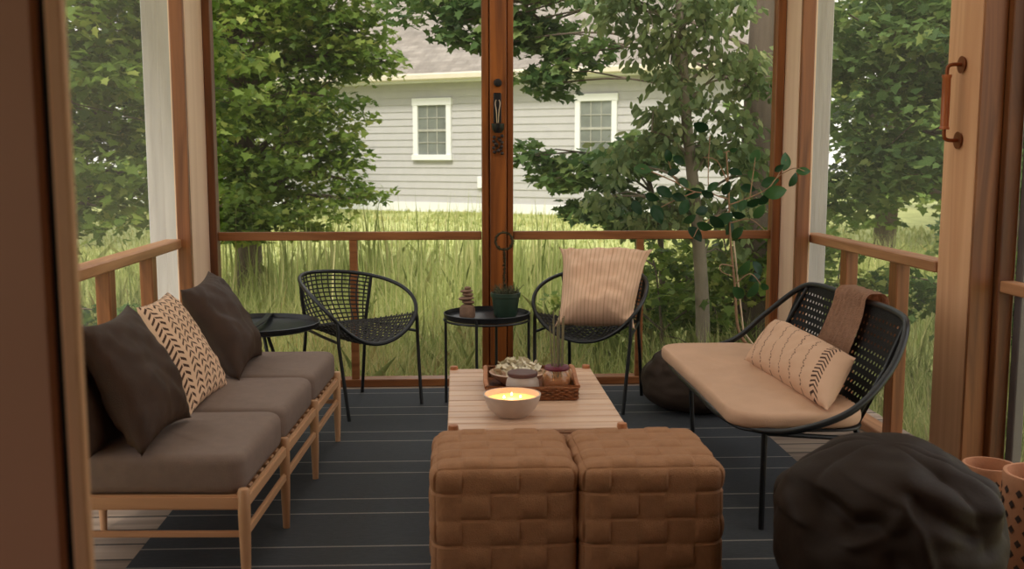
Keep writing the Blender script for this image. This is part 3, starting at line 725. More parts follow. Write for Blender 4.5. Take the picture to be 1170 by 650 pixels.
# pale dish and dried flowers
DH = thing('shallow_dish', 'shallow wooden dish at the back of the wicker tray', 'dish', (.245, 4.17, TT+.008))
loc_obj('dish_bowl', lathe(B(), [(0, 0), (.06, 0), (.1, .03), (.118, .05), (.112, .052), (.095, .034), (.058, .008), (0, .006)], (0, 0, 0), 40), M['teak'], DH)
rng = np.random.default_rng(3)
bm = B()
for k in range(70):
    a = rng.uniform(0, 2*PI); r = .092*rng.uniform(0, 1)**.5; z = .02+.035*rng.uniform()+.03*(1-(r/.1)**2)
    c = Vector((.245+r*math.cos(a), 4.17+r*math.sin(a), TT+.02+z)); R_ = rng.uniform(.014, .026); tilt = Matrix.Rotation(rng.uniform(-.9, .9), 3, 'X') @ Matrix.Rotation(rng.uniform(-.9, .9), 3, 'Y')
    for j in range(5):
        e = tilt @ Vector((math.cos(j*1.257), math.sin(j*1.257), .35))*R_; s_ = tilt @ Vector((-math.sin(j*1.257), math.cos(j*1.257), 0))*R_*.45
        bm.faces.new([bm.verts.new(c), bm.verts.new(c+e*.6+s_), bm.verts.new(c+e), bm.verts.new(c+e*.6-s_)])
tag(obj('dried_petals', bm, mat('pale_cream_petal', (232, 222, 196), .8, .12, 30), smooth=0), 'heap of pale cream dried petals in the dish on the wicker tray', 'dried petals', kind='stuff')
tag(obj('pine_cone', (lambda b: (bmesh.ops.create_uvsphere(b, u_segments=14, v_segments=12, radius=1, matrix=Matrix.Translation((.425, 4.12, TT+.042)) @ Matrix.Diagonal((.03, .036, .034, 1))), b)[1])(B()), M['wicker']), 'round brown seed ball at the right edge of the wicker tray', 'seed ball')

# ---------------------------------------------------------------- WOVEN OTTOMANS
def ottoman(x0, y0, s, label, seed):
    bm = B(); n = 5; sub = 11; K = n*sub; R = .038; h = s/2
    cache = {}
    def vert(f, i, j):
        u, v = -1+2*i/K, -1+2*j/K
        ax = [(u, v, 1), (u, -v, -1), (u, -1, v), (-u, 1, v), (1, u, v), (-1, -u, v)][f]
        key = tuple(round(c*1000) for c in ax)
        if key in cache: return cache[key]
        P = Vector(ax)*h; inner = Vector([max(-(h-R), min(h-R, c)) for c in P]); d = P-inner; d.normalize() if d.length > 1e-9 else None
        Q = inner+d*R
        # straps
        ti, tj = min(n-1, int((u+1)/2*n)), min(n-1, int((v+1)/2*n))
        su, sv = ((u+1)/2*n-ti)*2-1, ((v+1)/2*n-tj)*2-1
        if f == 0: odd = (ti+tj) % 2
        else: odd = (ti+tj+1) % 2
        pr = lambda t: max(0, 1-abs(t)**8)
        amp = .0105
        sd = 1-.45*abs(su)**14; hgt = amp*sd*max(0, math.cos(sv*PI/2))**.55 if odd else amp*.5*sd*(1-.3*abs(sv)**14)
        if max(abs(u), abs(v)) > .999: hgt = amp*.3
        Q += d*hgt
        Q += d*.006*(1-abs(u)**4)*(1-abs(v)**4)+Vector((NZ.noise(Q*6+Vector((seed, 0, 0))), NZ.noise(Q*6+Vector((0, seed, 5))), 0))*.004
        vv = bm.verts.new((x0+h+Q.x, y0+h+Q.y, h*.935+.009+Q.z*.935)); cache[key] = vv; return vv
    for f in range(6):
        for i in range(K):
            for j in range(K):
                q = [vert(f, i, j), vert(f, i+1, j), vert(f, i+1, j+1), vert(f, i, j+1)]
                try: bm.faces.new(q)
                except ValueError: pass
    return tag(obj('woven_ottoman', bm, M['strap'], smooth=28), label, 'ottoman', 'brown woven cube ottomans')
OS = .425
ottoman(-.078, 2.995, .432, 'brown woven strap cube ottoman, the left of the pair', 1)
ottoman(.372, 2.985, .432, 'brown woven strap cube ottoman, the right of the pair nearest the bean bag', 2)

# ---------------------------------------------------------------- LOVESEAT
LV = thing('loop_loveseat', 'black metal loveseat with perforated back in front of the right rail', 'loveseat', (1.3, 4.2, .009))
ring = catmull([(.985, 4.1, .375), (.985, 4.55, .375), (1.02, 4.80, .378), (1.14, 4.92, .39), (1.36, 4.95, .44), (1.5, 4.90, .575), (1.62, 4.76, .72), (1.66, 4.60, .752), (1.66, 4.2, .755),
                (1.66, 3.78, .755), (1.625, 3.60, .72), (1.52, 3.49, .58), (1.36, 3.43, .455), (1.16, 3.45, .385), (1.03, 3.56, .375), (.985, 3.75, .375)], 8, True)
obj('loop_frame', tube(B(), ring, .013, 12, True), M['black'], LV)
bt = [(1.64, 4.74), (1.64, 3.62)]
def BP(u, v):  # u 0 far .. 1 near, v 0 bottom .. 1 top
    y = 4.80-u*1.22; e = max(0, abs(u-.5)*2-.86)/.14
    top = Vector((1.655-.03*e, y, .752-.06*e*e)); bot = Vector((1.475, 4.74-u*1.12, .36))
    p = bot.lerp(top, v); p.x += .03*math.sin(PI*v)*(1-(2*u-1)**4)
    return p
bm = B(); nu, nv = 105, 39; W = [[bm.verts.new(BP(i/nu, j/nv)) for j in range(nv+1)] for i in range(nu+1)]
for i in range(nu):
    for j in range(nv):
        if i % 3 == 1 and j % 3 == 1 and 2 < i < nu-3 and 3 < j < nv-3: continue
        bm.faces.new((W[i][j], W[i+1][j], W[i+1][j+1], W[i][j+1]))
r = bmesh.ops.solidify(bm, geom=bm.faces[:], thickness=.013)
obj('perforated_back', bm, M['blackweave'], LV, 30)
sb = slab_bm(rrect(.992, 1.47, 3.5, 4.9, .11, 8), .366, .376, .004); obj('seat_pan', sb, M['black'], LV)
for p, t, k in (((1.085, 3.51), (1.09, 3.52), 'f'), ((1.14, 4.83), (1.12, 4.84), 'f'), ((1.60, 3.60), (1.45, 3.62), 'r'), ((1.60, 4.76), (1.45, 4.74), 'r')):
    obj('leg', tube(B(), [(p[0], p[1], .009), (t[0], t[1], .37)], .011, 10), M['black'], LV)
for y, x_ in ((3.62, 1.6), (4.74, 1.6)):
    obj('back_strut', tube(B(), [(1.45, y, .365), (1.56, y-.0, .56), (1.652, y+(.03 if y < 4 else -.03), .745)], .010, 8), M['black'], LV)
    obj('cross_rail', tube(B(), [(1.09, y-.1 if y < 4 else y+.1, .36), (1.6, y-.02, .3)], .009, 8), M['black'], LV)
bm = slab_bm(rrect(.975, 1.47, 3.49, 4.93, .13, 8, 14), .377, .435, .024, .012, .012, 3, 10)
tag(obj('seat_pad', bm, M['tan'], smooth=70), 'long tan seat cushion with rounded corners on the black loveseat', 'cushion')
def lumb(nt, u, v):
    nz = N(nt, 'ShaderNodeTexNoise', noise_dimensions='1D'); nz.inputs['Scale'].default_value = 9; nt.links.new(v, nz.inputs['W'])
    wob = math_(nt, 'MULTIPLY', math_(nt, 'SINE', math_(nt, 'MULTIPLY', v, 60)), .006)
    uu = math_(nt, 'ADD', u, wob); f = math_(nt, 'FRACT', math_(nt, 'MULTIPLY', uu, 8.0))
    ln = math_(nt, 'LESS_THAN', f, .09); ln = math_(nt, 'MULTIPLY', ln, math_(nt, 'LESS_THAN', u, .80))
    dash = math_(nt, 'LESS_THAN', math_(nt, 'FRACT', math_(nt, 'MULTIPLY', v, 26)), .68); ln = math_(nt, 'MULTIPLY', ln, dash)
    t = math_(nt, 'ABSOLUTE', math_(nt, 'SUBTRACT', u, .88)); g = math_(nt, 'FRACT', math_(nt, 'ADD', math_(nt, 'MULTIPLY', v, 15), math_(nt, 'MULTIPLY', t, 22)))
    ch = math_(nt, 'MULTIPLY', math_(nt, 'LESS_THAN', g, .42), math_(nt, 'LESS_THAN', t, .035))
    return math_(nt, 'MAXIMUM', math_(nt, 'MULTIPLY', ln, .8), ch)
M['lumbar'] = uvpattern('tan_cloth_with_stitched_lines', (208, 170, 142), (72, 48, 40), lumb)
tag(obj('lumbar_pillow', pillow_bm((1.27, 4.43, .445), (1.30, 3.48, .452), (1.50, 3.74, .585), (1.49, 4.69, .585), .17, 60, 26, seed=11, pinch=.04, wr=.008), M['lumbar'], smooth=80),
    'long tan lumbar pillow with dark stitched lines lying on the loveseat', 'pillow')
# throw over the loveseat back
bm = B(); W = []
nu, nv = 26, 44
path = [(1.555, .475), (1.60, .60), (1.635, .70), (1.648, .765), (1.672, .785), (1.695, .765), (1.70, .68), (1.695, .60), (1.69, .54)]
pc = catmull([(a, 0, b) for a, b in path], 6)
for j, p in enumerate(pc):
    v = j/(len(pc)-1); row = []
    for i in range(nu+1):
        u = i/nu; wd = .30+.05*(1-v)*(.6); yc = 4.08+.09*(1-v)
        y = yc+wd*(.5-u); fold = .010*math.sin(u*21+v*2.2)+.006*math.sin(u*43+v*5)
        sgn = -1 if v < .5 else 1
        row.append(bm.verts.new((p.x+sgn*(.012+abs(fold)), y+.01*math.sin(v*9+u*4), p.z+(.012 if .35 < v < .65 else 0)+.012*math.sin(u*5+1)*(1 if v < .1 else 0))))
    W.append(row)
for j in range(len(W)-1):
    for i in range(nu): bm.faces.new((W[j][i], W[j][i+1], W[j+1][i+1], W[j+1][i]))
bmesh.ops.solidify(bm, geom=bm.faces[:], thickness=-.010)
tag(obj('throw_blanket', bm, M['throw'], smooth=80), 'folded brown throw blanket draped over the loveseat back', 'blanket')

# ---------------------------------------------------------------- BEAN BAGS
def seg_d(px, pz, a, b):
    vx, vz = b[0]-a[0], b[1]-a[1]; t = max(0, min(1, ((px-a[0])*vx+(pz-a[1])*vz)/(vx*vx+vz*vz))); return math.hypot(px-a[0]-vx*t, pz-a[1]-vz*t)
CREASES = [  # (points on the side facing the house door, depth, width)
    ([(-.72, .52), (-.62, .36), (-.45, .40)], -.12, .10), ([(-.9, .3), (-.78, .66), (-.5, .86), (-.2, .62), (-.3, .45), (-.62, .2)], .07, .06),
    ([(-.2, .66), (-.14, .3), (-.06, -.05)], .06, .05), ([(-.1, .62), (.12, .42), (.35, .30)], -.08, .08), ([(-.1, .8), (.25, .62), (.55, .5)], .06, .08),
    ([(.1, .2), (.45, .12), (.8, .2)], -.03, .10), ([(-.35, .1), (-.3, -.3)], -.03, .07)]
def beanbag(c, rx, ry, h, label, m, seed, top=(0, 0), folds=9, creases=None):
    bm = B(); bmesh.ops.create_uvsphere(bm, u_segments=160, v_segments=100, radius=1)
    for v in bm.verts:
        p = v.co.copy(); th = math.atan2(p.y, p.x); z = p.z
        rad = math.hypot(p.x, p.y)
        # squashed pear: widest low down
        k = 1.0 if z < 0 else 1-.08*z**1.6
        rr_ = max(0, 1-abs(z)**3.2)**.5
        x, y = math.cos(th)*rr_*k, math.sin(th)*rr_*k
        zz = (z+1)/2
        zz = max(.0, zz*1.06-.06)
        f = max(0, z)
        crease = (abs(math.sin(th*folds/2+seed+1.5*math.sin(th*2+seed)+z*1.2))**.6)
        d = -.10*(1-crease)*(f**.8)*(1-f**6)
        n1 = NZ.noise(Vector((p.x*2.1+seed, p.y*2.1, p.z*2.1)))*.10+NZ.noise(Vector((p.x*4.5, p.y*4.5+seed, p.z*4.5)))*.045
        s = 1+d+n1*(.4+.6*f)
        if creases and p.y < .15:
            for pl, dp, wd in creases:
                q_ = min(seg_d(p.x, p.z, a, b) for a, b in zip(pl, pl[1:])); s += dp*math.exp(-(q_/wd)**2)
        v.co = Vector((c[0]+x*rx*s+top[0]*f*f, c[1]+y*ry*s+top[1]*f*f, c[2]+h*(zz*(1+.5*d)+n1*.35*f)))
        if v.co.z < c[2]: v.co.z = c[2]
    return tag(obj('bean_bag', bm, m, smooth=80), label, 'bean bag')
beanbag((1.262, 2.86, .009), .325, .33, .51, 'large dark brown bean bag in the near right corner, in front of the loveseat', M['bean'], 1.3, (-.02, -.02), 7, CREASES)
beanbag((1.30, 5.32, .009), .32, .27, .33, 'dark bean bag on the floor behind the loveseat, below the ficus', M['bean2'], 4.2, (-.05, 0), 8)

# ---------------------------------------------------------------- PLANTERS AT THE RIGHT
def planter(c, r, h, label, holes=True):
    t = thing('lattice_planter', label, 'planter', c)
    loc_obj('pot', lathe(B(), [(0, 0), (r*.84, 0), (r*.9, .01), (r*.97, h*.4), (r*1.02, h*.85), (r*1.04, h-.012), (r*1.02, h), (r*.93, h), (r*.9, h-.03), (r*.8, .03), (0, .03)], (0, 0, 0), 48), M['terra'], t)
    bm = B(); rows = 7
    for j in range(rows):
        z = .05+(h-.1)*j/(rows-1); rr_ = r*(.9+.12*min(1, z/(h*.8)))+.001
        for i in range(14):
            a = 2*PI*(i+.5*(j % 2))/14
            vs = []
            for du, dz in ((0, -.0135), (.012, 0), (0, .0135), (-.012, 0)):
                aa = a+du/rr_; vs.append(bm.verts.new((math.cos(aa)*rr_, math.sin(aa)*rr_, z+dz)))
            vi = [bm.verts.new(v.co*1) for v in vs]
            for v in vi: d = Vector((v.co.x, v.co.y, 0)).normalized(); v.co += d*.0015
            bm.faces.new(vi)
            for q in range(4): bm.faces.new((vs[q], vs[(q+1) % 4], vi[(q+1) % 4], vi[q]))
    tag(loc_obj('diamond_hole_shade', bm, M['hole'], t, 0), 'dark diamond patches for shaded holes in rows')  # dark patches paint the shade inside the pot's perforations
    return t
planter((1.85, 3.06, 0), .115, .345, 'terracotta planter with dark diamond pattern at the right edge')
planter((1.835, 3.36, 0), .085, .285, 'terracotta planter half hidden behind the bean bag and the front planter')

# ---------------------------------------------------------------- FICUS
FC = thing('ficus_plant', 'tall thin ficus with big oval leaves behind the loveseat', 'plant', (1.66, 5.52, 0))
obj('pot', lathe(B(), [(0, 0), (.1, 0), (.11, .01), (.135, .25), (.142, .27), (.135, .28), (.125, .26), (0, .25)], (1.66, 5.52, 0), 36), M['terra'], FC)
def fp(cx, cy, Y=5.42): return at(720+cx/2.41, 130+cy/2.41, Y)
M['stem'] = mat('tan_stem', (158, 124, 94), .7, .2, 30)
stem = catmull([(1.66, 5.52, .25), fp(300, 600, 5.5), fp(288, 470, 5.48), fp(275, 330, 5.45), fp(272, 230, 5.43), fp(265, 105, 5.42)], 5)
obj('main_stem', tube(B(), stem, [.009-.005*i/(len(stem)-1) for i in range(len(stem))], 8), M['stem'], FC)
obj('support_stake', tube(B(), [(1.675, 5.50, .25), fp(312, 600, 5.5), fp(285, 350, 5.5)], .005, 6), mat('pale_stake', (214, 190, 160), .6, .1, 20), FC)
br = [[(272, 235), (222, 215), (215, 160), (220, 60)], [(222, 215), (180, 215), (130, 190), (105, 130)], [(180, 215), (120, 240), (75, 262)], [(272, 270), (200, 300), (175, 340)],
      [(275, 250), (330, 230), (380, 205), (405, 175), (450, 150), (480, 158)], [(405, 175), (430, 125)], [(330, 230), (345, 120)], [(278, 300), (330, 290), (370, 320)],
      [(285, 420), (250, 415), (252, 435), (290, 450)], [(288, 470), (330, 440), (360, 470)], [(265, 105), (290, 100), (250, 108)], [(130, 190), (60, 160), (30, 150)], [(272, 200), (240, 130), (200, 120)]]
for q in br:
    Yb = 5.42+(hsh(q[0][0], q[-1][1])-.5)*.1
    pts = catmull([fp(a, b, 5.43+(Yb-5.43)*k/len(q)) for k, (a, b) in enumerate(q)], 4)
    obj('branch', tube(B(), pts, [.004-.002*i/(len(pts)-1) for i in range(len(pts))], 5), M['stem'], FC)
lv = [(198, 38, 20, 46), (105, 118, 80, 34), (135, 128, 30, 34), (35, 152, 10, 42), (178, 218, -15, 44), (75, 275, 70, 52), (150, 255, -60, 44), (18, 258, 60, 40), (200, 266, -15, 38), (345, 115, -55, 40),
      (340, 168, 20, 34), (385, 188, -20, 44), (402, 216, -10, 56), (428, 130, -80, 46), (478, 158, 0, 34), (450, 182, -65, 36), (290, 160, 15, 34), (285, 245, 60, 36), (262, 288, -30, 46), (355, 270, -60, 40),
      (295, 328, -50, 38), (180, 330, 50, 46), (315, 425, -55, 44), (352, 425, 60, 40), (300, 495, 45, 44), (340, 485, -60, 44), (372, 478, 40, 28), (265, 205, -70, 36), (215, 222, 20, 34), (340, 245, -25, 40),
      (275, 312, -70, 40), (228, 200, -40, 32), (150, 190, 40, 34), (95, 215, 30, 44), (120, 160, -20, 30), (370, 235, -50, 34), (325, 205, 10, 36), (240, 300, 35, 44), (205, 310, 15, 40), (250, 110, 35, 26),
      (285, 100, -5, 20), (345, 450, -20, 34), (300, 280, 15, 34), (410, 150, -40, 26), (60, 230, 20, 36), (165, 290, -30, 34), (310, 250, -60, 34), (135, 230, 15, 36)]
random.seed(2)
for (cx, cy, ang, L) in lv:
    Y_ = 5.42+random.uniform(-.13, .13); c = fp(cx, cy, Y_); Lm = L/2.41*Y_/F_PX*1.2; a = math.radians(-ang)
    d = Vector((math.cos(a), random.uniform(-.5, .5), math.sin(a))).normalized(); s_ = Vector((-math.sin(a), random.uniform(-.6, .6), math.cos(a))); s_ = (s_-d*s_.dot(d)).normalized(); nn = d.cross(s_)
    bm = B(); rows = []
    for k in range(9):
        t = k/8; wdt = .29*Lm*math.sin(PI*t**.85)**.75 if 0 < t < 1 else .001
        base = c+d*(t-.5)*Lm-nn*.12*Lm*(t-.5)**2*4
        rows.append([bm.verts.new(base-s_*wdt+nn*.12*wdt), bm.verts.new(base-nn*.06*wdt), bm.verts.new(base+s_*wdt+nn*.12*wdt)])
    for r0, r1 in zip(rows, rows[1:]):
        for q in (0, 1): bm.faces.new((r0[q], r0[q+1], r1[q+1], r1[q]))
    bmesh.ops.solidify(bm, geom=bm.faces[:], thickness=.0012)
    lo = obj('leaf', bm, M['leaf_ficus'], FC, 80)
    A_ = lo.data.attributes.new('var', 'FLOAT', 'FACE'); A_.data.foreach_set('value', [random.uniform(0, 1)]*len(lo.data.polygons))

# ---------------------------------------------------------------- OUTDOORS: ground, meadow
def gz(x, y): return -.42+.34*min(1, max(0, (y-8)/16))
bm = B(); nx, ny = 60, 60
W = [[bm.verts.new((-60+120*i/nx, -14+94*j/ny, gz(0, -14+94*j/ny)+.04*NZ.noise(Vector((i*.9, j*.9, 0))))) for j in range(ny+1)] for i in range(nx+1)]
for i in range(nx):
    for j in range(ny): bm.faces.new((W[i][j], W[i+1][j], W[i+1][j+1], W[i][j+1]))
struct('ground', bm, mat('mown_lawn', (184, 186, 118), .9, .2, 3, .6, 30, dark=(156, 162, 94)))
def blades(name, label, cat, n, fn, seed, m, hmin, hmax, wd, lean=.35):
    rng = np.random.default_rng(seed); P = fn(rng, n); n = len(P)
    h = rng.uniform(hmin, hmax, n)*(1+.0*P[:, 0]); a = rng.uniform(0, 2*np.pi, n); ln = rng.uniform(.05, lean, n)*h
    d = np.stack([np.cos(a), np.sin(a)], 1); fa = rng.uniform(0, np.pi, n); s = np.stack([np.cos(fa), np.sin(fa)], 1)*(rng.uniform(.6, 1.2, n)*wd)[:, None]
    z0 = np.array([gz(0, y) for y in P[:, 1]])-.02
    def pt(t, side, w_):
        q = np.zeros((n, 3)); q[:, :2] = P+d*(ln*t*t)[:, None]+s*side*w_; q[:, 2] = z0+h*t*(1-.12*t*(ln/h)*2); return q
    V = np.stack([pt(0, -1, .5), pt(0, 1, .5), pt(.5, 1, .45), pt(1, 0, 0), pt(.5, -1, .45)], 1).reshape(-1, 3)
    o = np_mesh(name, V, 5, np.clip(rng.normal(.45, .25, n), 0, 1), None, m)
    return tag(o, label, cat, kind='stuff')
HP = at(495, 150, 27.2); hn0 = Vector((math.sin(math.radians(30)), math.cos(math.radians(30)), 0))
def area(y0, y1, xs=1.0, power=1.6):
    def f(rng, n):
        y = y0+(y1-y0)*rng.uniform(0, 1, n)**power; x = (rng.uniform(-1, 1, n)*(.52*y+2.6)+.05*y)*xs
        dn = np.sin(x*1.7+y*.9)*np.sin(x*.8-y*1.3); keep = (hn0.x*(x-HP.x)+hn0.y*(y-HP.y) < -.25) & (rng.uniform(0, 1, n) < .62+.38*dn) & ~((x > -2.0) & (x < 2.4) & (y < 6.25)); return np.stack([x, y], 1)[keep]
    return f
blades('meadow_grass', 'dense tall green meadow grass right behind the porch screens', 'grass', 90000, area(4.2, 15), 1, M['grass'], .25, .72, .009, .7)
blades('lawn_grass', 'short lighter grass between the meadow and the grey house', 'grass', 45000, area(14, 27, 1, 1.), 2, M['grass'], .05, .16, .03)
def reedf(rng, n):
    c = rng.uniform([-3.2, 9.5], [1.6, 14], (26, 2)); i = rng.integers(0, 26, n); return c[i]+rng.normal(0, .28, (n, 2))
blades('tall_reeds', 'taller upright reeds standing above the meadow near the centre post', 'reeds', 620, reedf, 3, M['grass'], .7, 1.3, .018, .12)
def strawf(rng, n):
    c = rng.uniform([-2.6, 6.6], [1.2, 9], (30, 2)); i = rng.integers(0, 30, n); return c[i]+rng.normal(0, .16, (n, 2))
blades('straw_stalks', 'pale dry straw coloured grass tufts low behind the left chair', 'grass', 6500, strawf, 5, M['straw'], .2, .55, .006, .9)

# ---------------------------------------------------------------- GREY HOUSE
HA = math.radians(-30); hd_ = Vector((math.cos(HA), math.sin(HA), 0)); hn = Vector((-math.sin(HA), math.cos(HA), 0)) # hn points away from us
H0 = at(495, 150, 27.2); H0.z = 0
HM = Matrix((hd_, hn, Vector((0, 0, 1)))).transposed().to_4x4(); HM.translation = H0
def hs(px):  # distance along the wall where the sight line of column px meets it
    d = ray(px, 180); k = H0.dot(hn)/d.dot(hn); return (d*k-H0).dot(hd_)
def hz_(px, py):
    d = ray(px, py); k = H0.dot(hn)/Vector((d.x, d.y, 0)).dot(hn); return CAM_H+d.z*k
HS = thing('grey_house', 'grey clapboard house with beige shingle roof across the meadow', 'house', tuple(H0+Vector((0, 0, -.1))), HA)
Hinv = Matrix.Translation((0, 0, .1))   # local z offset
L0, L1 = hs(150), hs(850)
EZ = (hz_(430, 97)+hz_(735, 86))/2; GZ = -.15; FZ = hz_(495, 231)
def hobj(name, bm, m, parent=HS, smooth=35):
    bm.transform(Matrix.Translation((0, 0, .1))); return loc_obj(name, bm, m, parent, smooth)
bm = B(); nl = 17; lh = (EZ-FZ)/nl
for k in range(nl):
    z = FZ+k*lh
    vs = [bm.verts.new(v) for v in ((L0, -.022, z), (L1, -.022, z), (L1, 0, z+lh), (L0, 0, z+lh))]; bm.faces.new(vs)
    v2 = [bm.verts.new(v) for v in ((L0, 0.005, z), (L1, .005, z), (L1, -.022, z), (L0, -.022, z))]; bm.faces.new(v2)
box(bm, L0, L1, .005, 8, FZ, EZ, 0)
hobj('clapboard_wall', bm, M['siding'], smooth=0)
hobj('foundation_band', box(B(), L0-.02, L1+.02, -.06, .0, GZ, FZ, 0), M['trimw'])
hobj('corner_board', box(B(), L1-.1, L1+.04, -.07, .02, FZ, EZ, 0), M['trimw'])
# eave
bm = B(); box(bm, L0-.4, L1+.4, -.5, .02, EZ, EZ+.04, 0); hobj('soffit', bm, M['trimw'])
bm = B(); box(bm, L0-.4, L1+.4, -.62, -.5, EZ+.03, EZ+.2, .03); hobj('gutter', bm, M['gutter'])
def shingle():
    m, nt, b = newmat('beige_shingles'); t = N(nt, 'ShaderNodeTexCoord'); mp = N(nt, 'ShaderNodeMapping'); mp.inputs['Scale'].default_value = (1, 1.2, 0)
    bk = N(nt, 'ShaderNodeTexBrick'); bk.inputs['Scale'].default_value = 1; bk.inputs['Brick Width'].default_value = .32; bk.inputs['Row Height'].default_value = .15; bk.inputs['Mortar Size'].default_value = .006
    bk.inputs['Color1'].default_value = (*s2l((146, 138, 128)), 1); bk.inputs['Color2'].default_value = (*s2l((128, 120, 110)), 1); bk.inputs['Mortar'].default_value = (*s2l((122, 112, 102)), 1)
    nt.links.new(t.outputs['Object'], mp.inputs[0]); nt.links.new(mp.outputs[0], bk.inputs[0])
    nz = N(nt, 'ShaderNodeTexNoise'); nz.inputs['Scale'].default_value = 3; nz.inputs['Detail'].default_value = 8; mx = N(nt, 'ShaderNodeMix', data_type='RGBA', blend_type='OVERLAY'); mx.inputs[0].default_value = .5
    nt.links.new(t.outputs['Object'], nz.inputs[0]); nt.links.new(bk.outputs[0], mx.inputs[6]); nt.links.new(nz.outputs[0], mx.inputs[7]); nt.links.new(mx.outputs[2], b.inputs['Base Color']); b.inputs['Roughness'].default_value = .95
    return m
bm = B(); RZ_ = EZ+.2+5.2*.72
v = [bm.verts.new(q) for q in ((L0-.5, -.56, EZ+.2), (L1+.5, -.56, EZ+.2), (L1+.5, 4.6, RZ_), (L0-.5, 4.6, RZ_), (L0-.5, 9.6, EZ+.2), (L1+.5, 9.6, EZ+.2))]
bm.faces.new((v[0], v[1], v[2], v[3])); bm.faces.new((v[3], v[2], v[5], v[4])); bm.faces.new((v[0], v[3], v[4])); bm.faces.new((v[1], v[5], v[2])); bm.faces.new((v[0], v[4], v[5], v[1]))
hobj('shingle_roof', bm, shingle(), smooth=0)
for (a, b, t, bo) in ((474, 517, 112, 183), (658, 705.5, 107, 183)):
    s0, s1 = hs(a), hs(b); z1 = hz_((a+b)/2, t); z0 = hz_(495, 183)
    T = .11*(s1-s0)/1.15*1.3; bm = B()
    box(bm, s0, s0+T, -.09, 0, z0, z1, .005); box(bm, s1-T, s1, -.09, 0, z0, z1, .005); box(bm, s0-.02, s1+.02, -.1, 0, z1-T*1.3, z1, .005); box(bm, s0-.03, s1+.03, -.12, 0, z0, z0+T, .005)
    wf = hobj('window', bm, M['trimw'])
    zm = (z0+z1)/2-.03
    bm = B(); box(bm, s0+T, s1-T, -.06, -.02, zm-.03, zm+.03, 0)
    for q in (1/3, 2/3):
        x_ = s0+T+(s1-s0-2*T)*q; box(bm, x_-.01, x_+.01, -.055, -.03, z0+T, z1-T, 0)
    for zz in ((zm+z1-T*1.3)/2, (zm+z0+T)/2): box(bm, s0+T, s1-T, -.055, -.03, zz-.01, zz+.01, 0)
    loc_obj('muntins', bm, mat('shaded_muntin_grey', (166, 164, 154), .6), wf); wf.children[-1].data.transform(Matrix.Translation((0, 0, .1)))
    bm = B(); box(bm, s0+T*.9, s1-T*.9, -.035, -.01, z0+T*.9, z1-T, 0); bm.transform(Matrix.Translation((0, 0, .1)))
    loc_obj('pane', bm, M['pane'], wf, 0)
bm = B(); box(bm, hs(551)-.1, hs(551)+.12, -.1, 0, .55, .85, .01); hobj('meter_box', bm, M['trimw'])

# ---------------------------------------------------------------- TREES
def lobed():
    # maple-like outline in unit length, stem at origin, tip at +x
    pts = [(0, 0), (.12, .22), (.02, .48), (.34, .36), (.48, .55), (.58, .25), (1, 0)]
    P = pts+[(x, -y) for x, y in pts[1:-1]][::-1]
    return np.array([(x, y, 0.) for x, y in P])
def oval():
    P = [(0, 0), (.25, .2), (.55, .27), (.82, .16), (1, 0), (.82, -.16), (.55, -.27), (.25, -.2)]
    return np.array([(x, y, -.12*x*x) for x, y in P])
TPL = {'lobed': lobed(), 'oval': oval()}
def leaves(clusters, nper, size, kind, rng, crad, cflat, droop=0.):
    T = TPL[kind]; k = len(T); c = np.asarray(clusters, float); n = len(c)*nper; ci = np.repeat(np.arange(len(c)), nper)
    r = rng.normal(0, 1, (n, 3)); r /= np.maximum(1e-6, np.linalg.norm(r, axis=1))[:, None]; r *= (rng.uniform(0, 1, n)**.5)[:, None]; r *= np.array([crad, crad, crad*cflat]); pos = c[ci]+r
    az = np.arctan2(r[:, 1], r[:, 0])+rng.normal(0, .9, n); el = rng.normal(-.25-droop, .45, n); roll = rng.normal(0, .55, n)
    d = np.stack([np.cos(az)*np.cos(el), np.sin(az)*np.cos(el), np.sin(el)], 1); h = np.stack([-np.sin(az), np.cos(az), 0*az], 1); u = np.cross(d, h)
    s = h*np.cos(roll)[:, None]+u*np.sin(roll)[:, None]; nn = np.cross(d, s); L = rng.uniform(.65, 1.25, n)*size
    V = pos[:, None, :]+(d[:, None, :]*T[None, :, 0:1]+s[:, None, :]*T[None, :, 1:2]+nn[:, None, :]*T[None, :, 2:3])*L[:, None, None]
    cv = rng.normal(0, .16, len(c))[ci]
    return V.reshape(-1, 3), k, np.clip(.42+cv+rng.normal(0, .17, n), 0, 1)
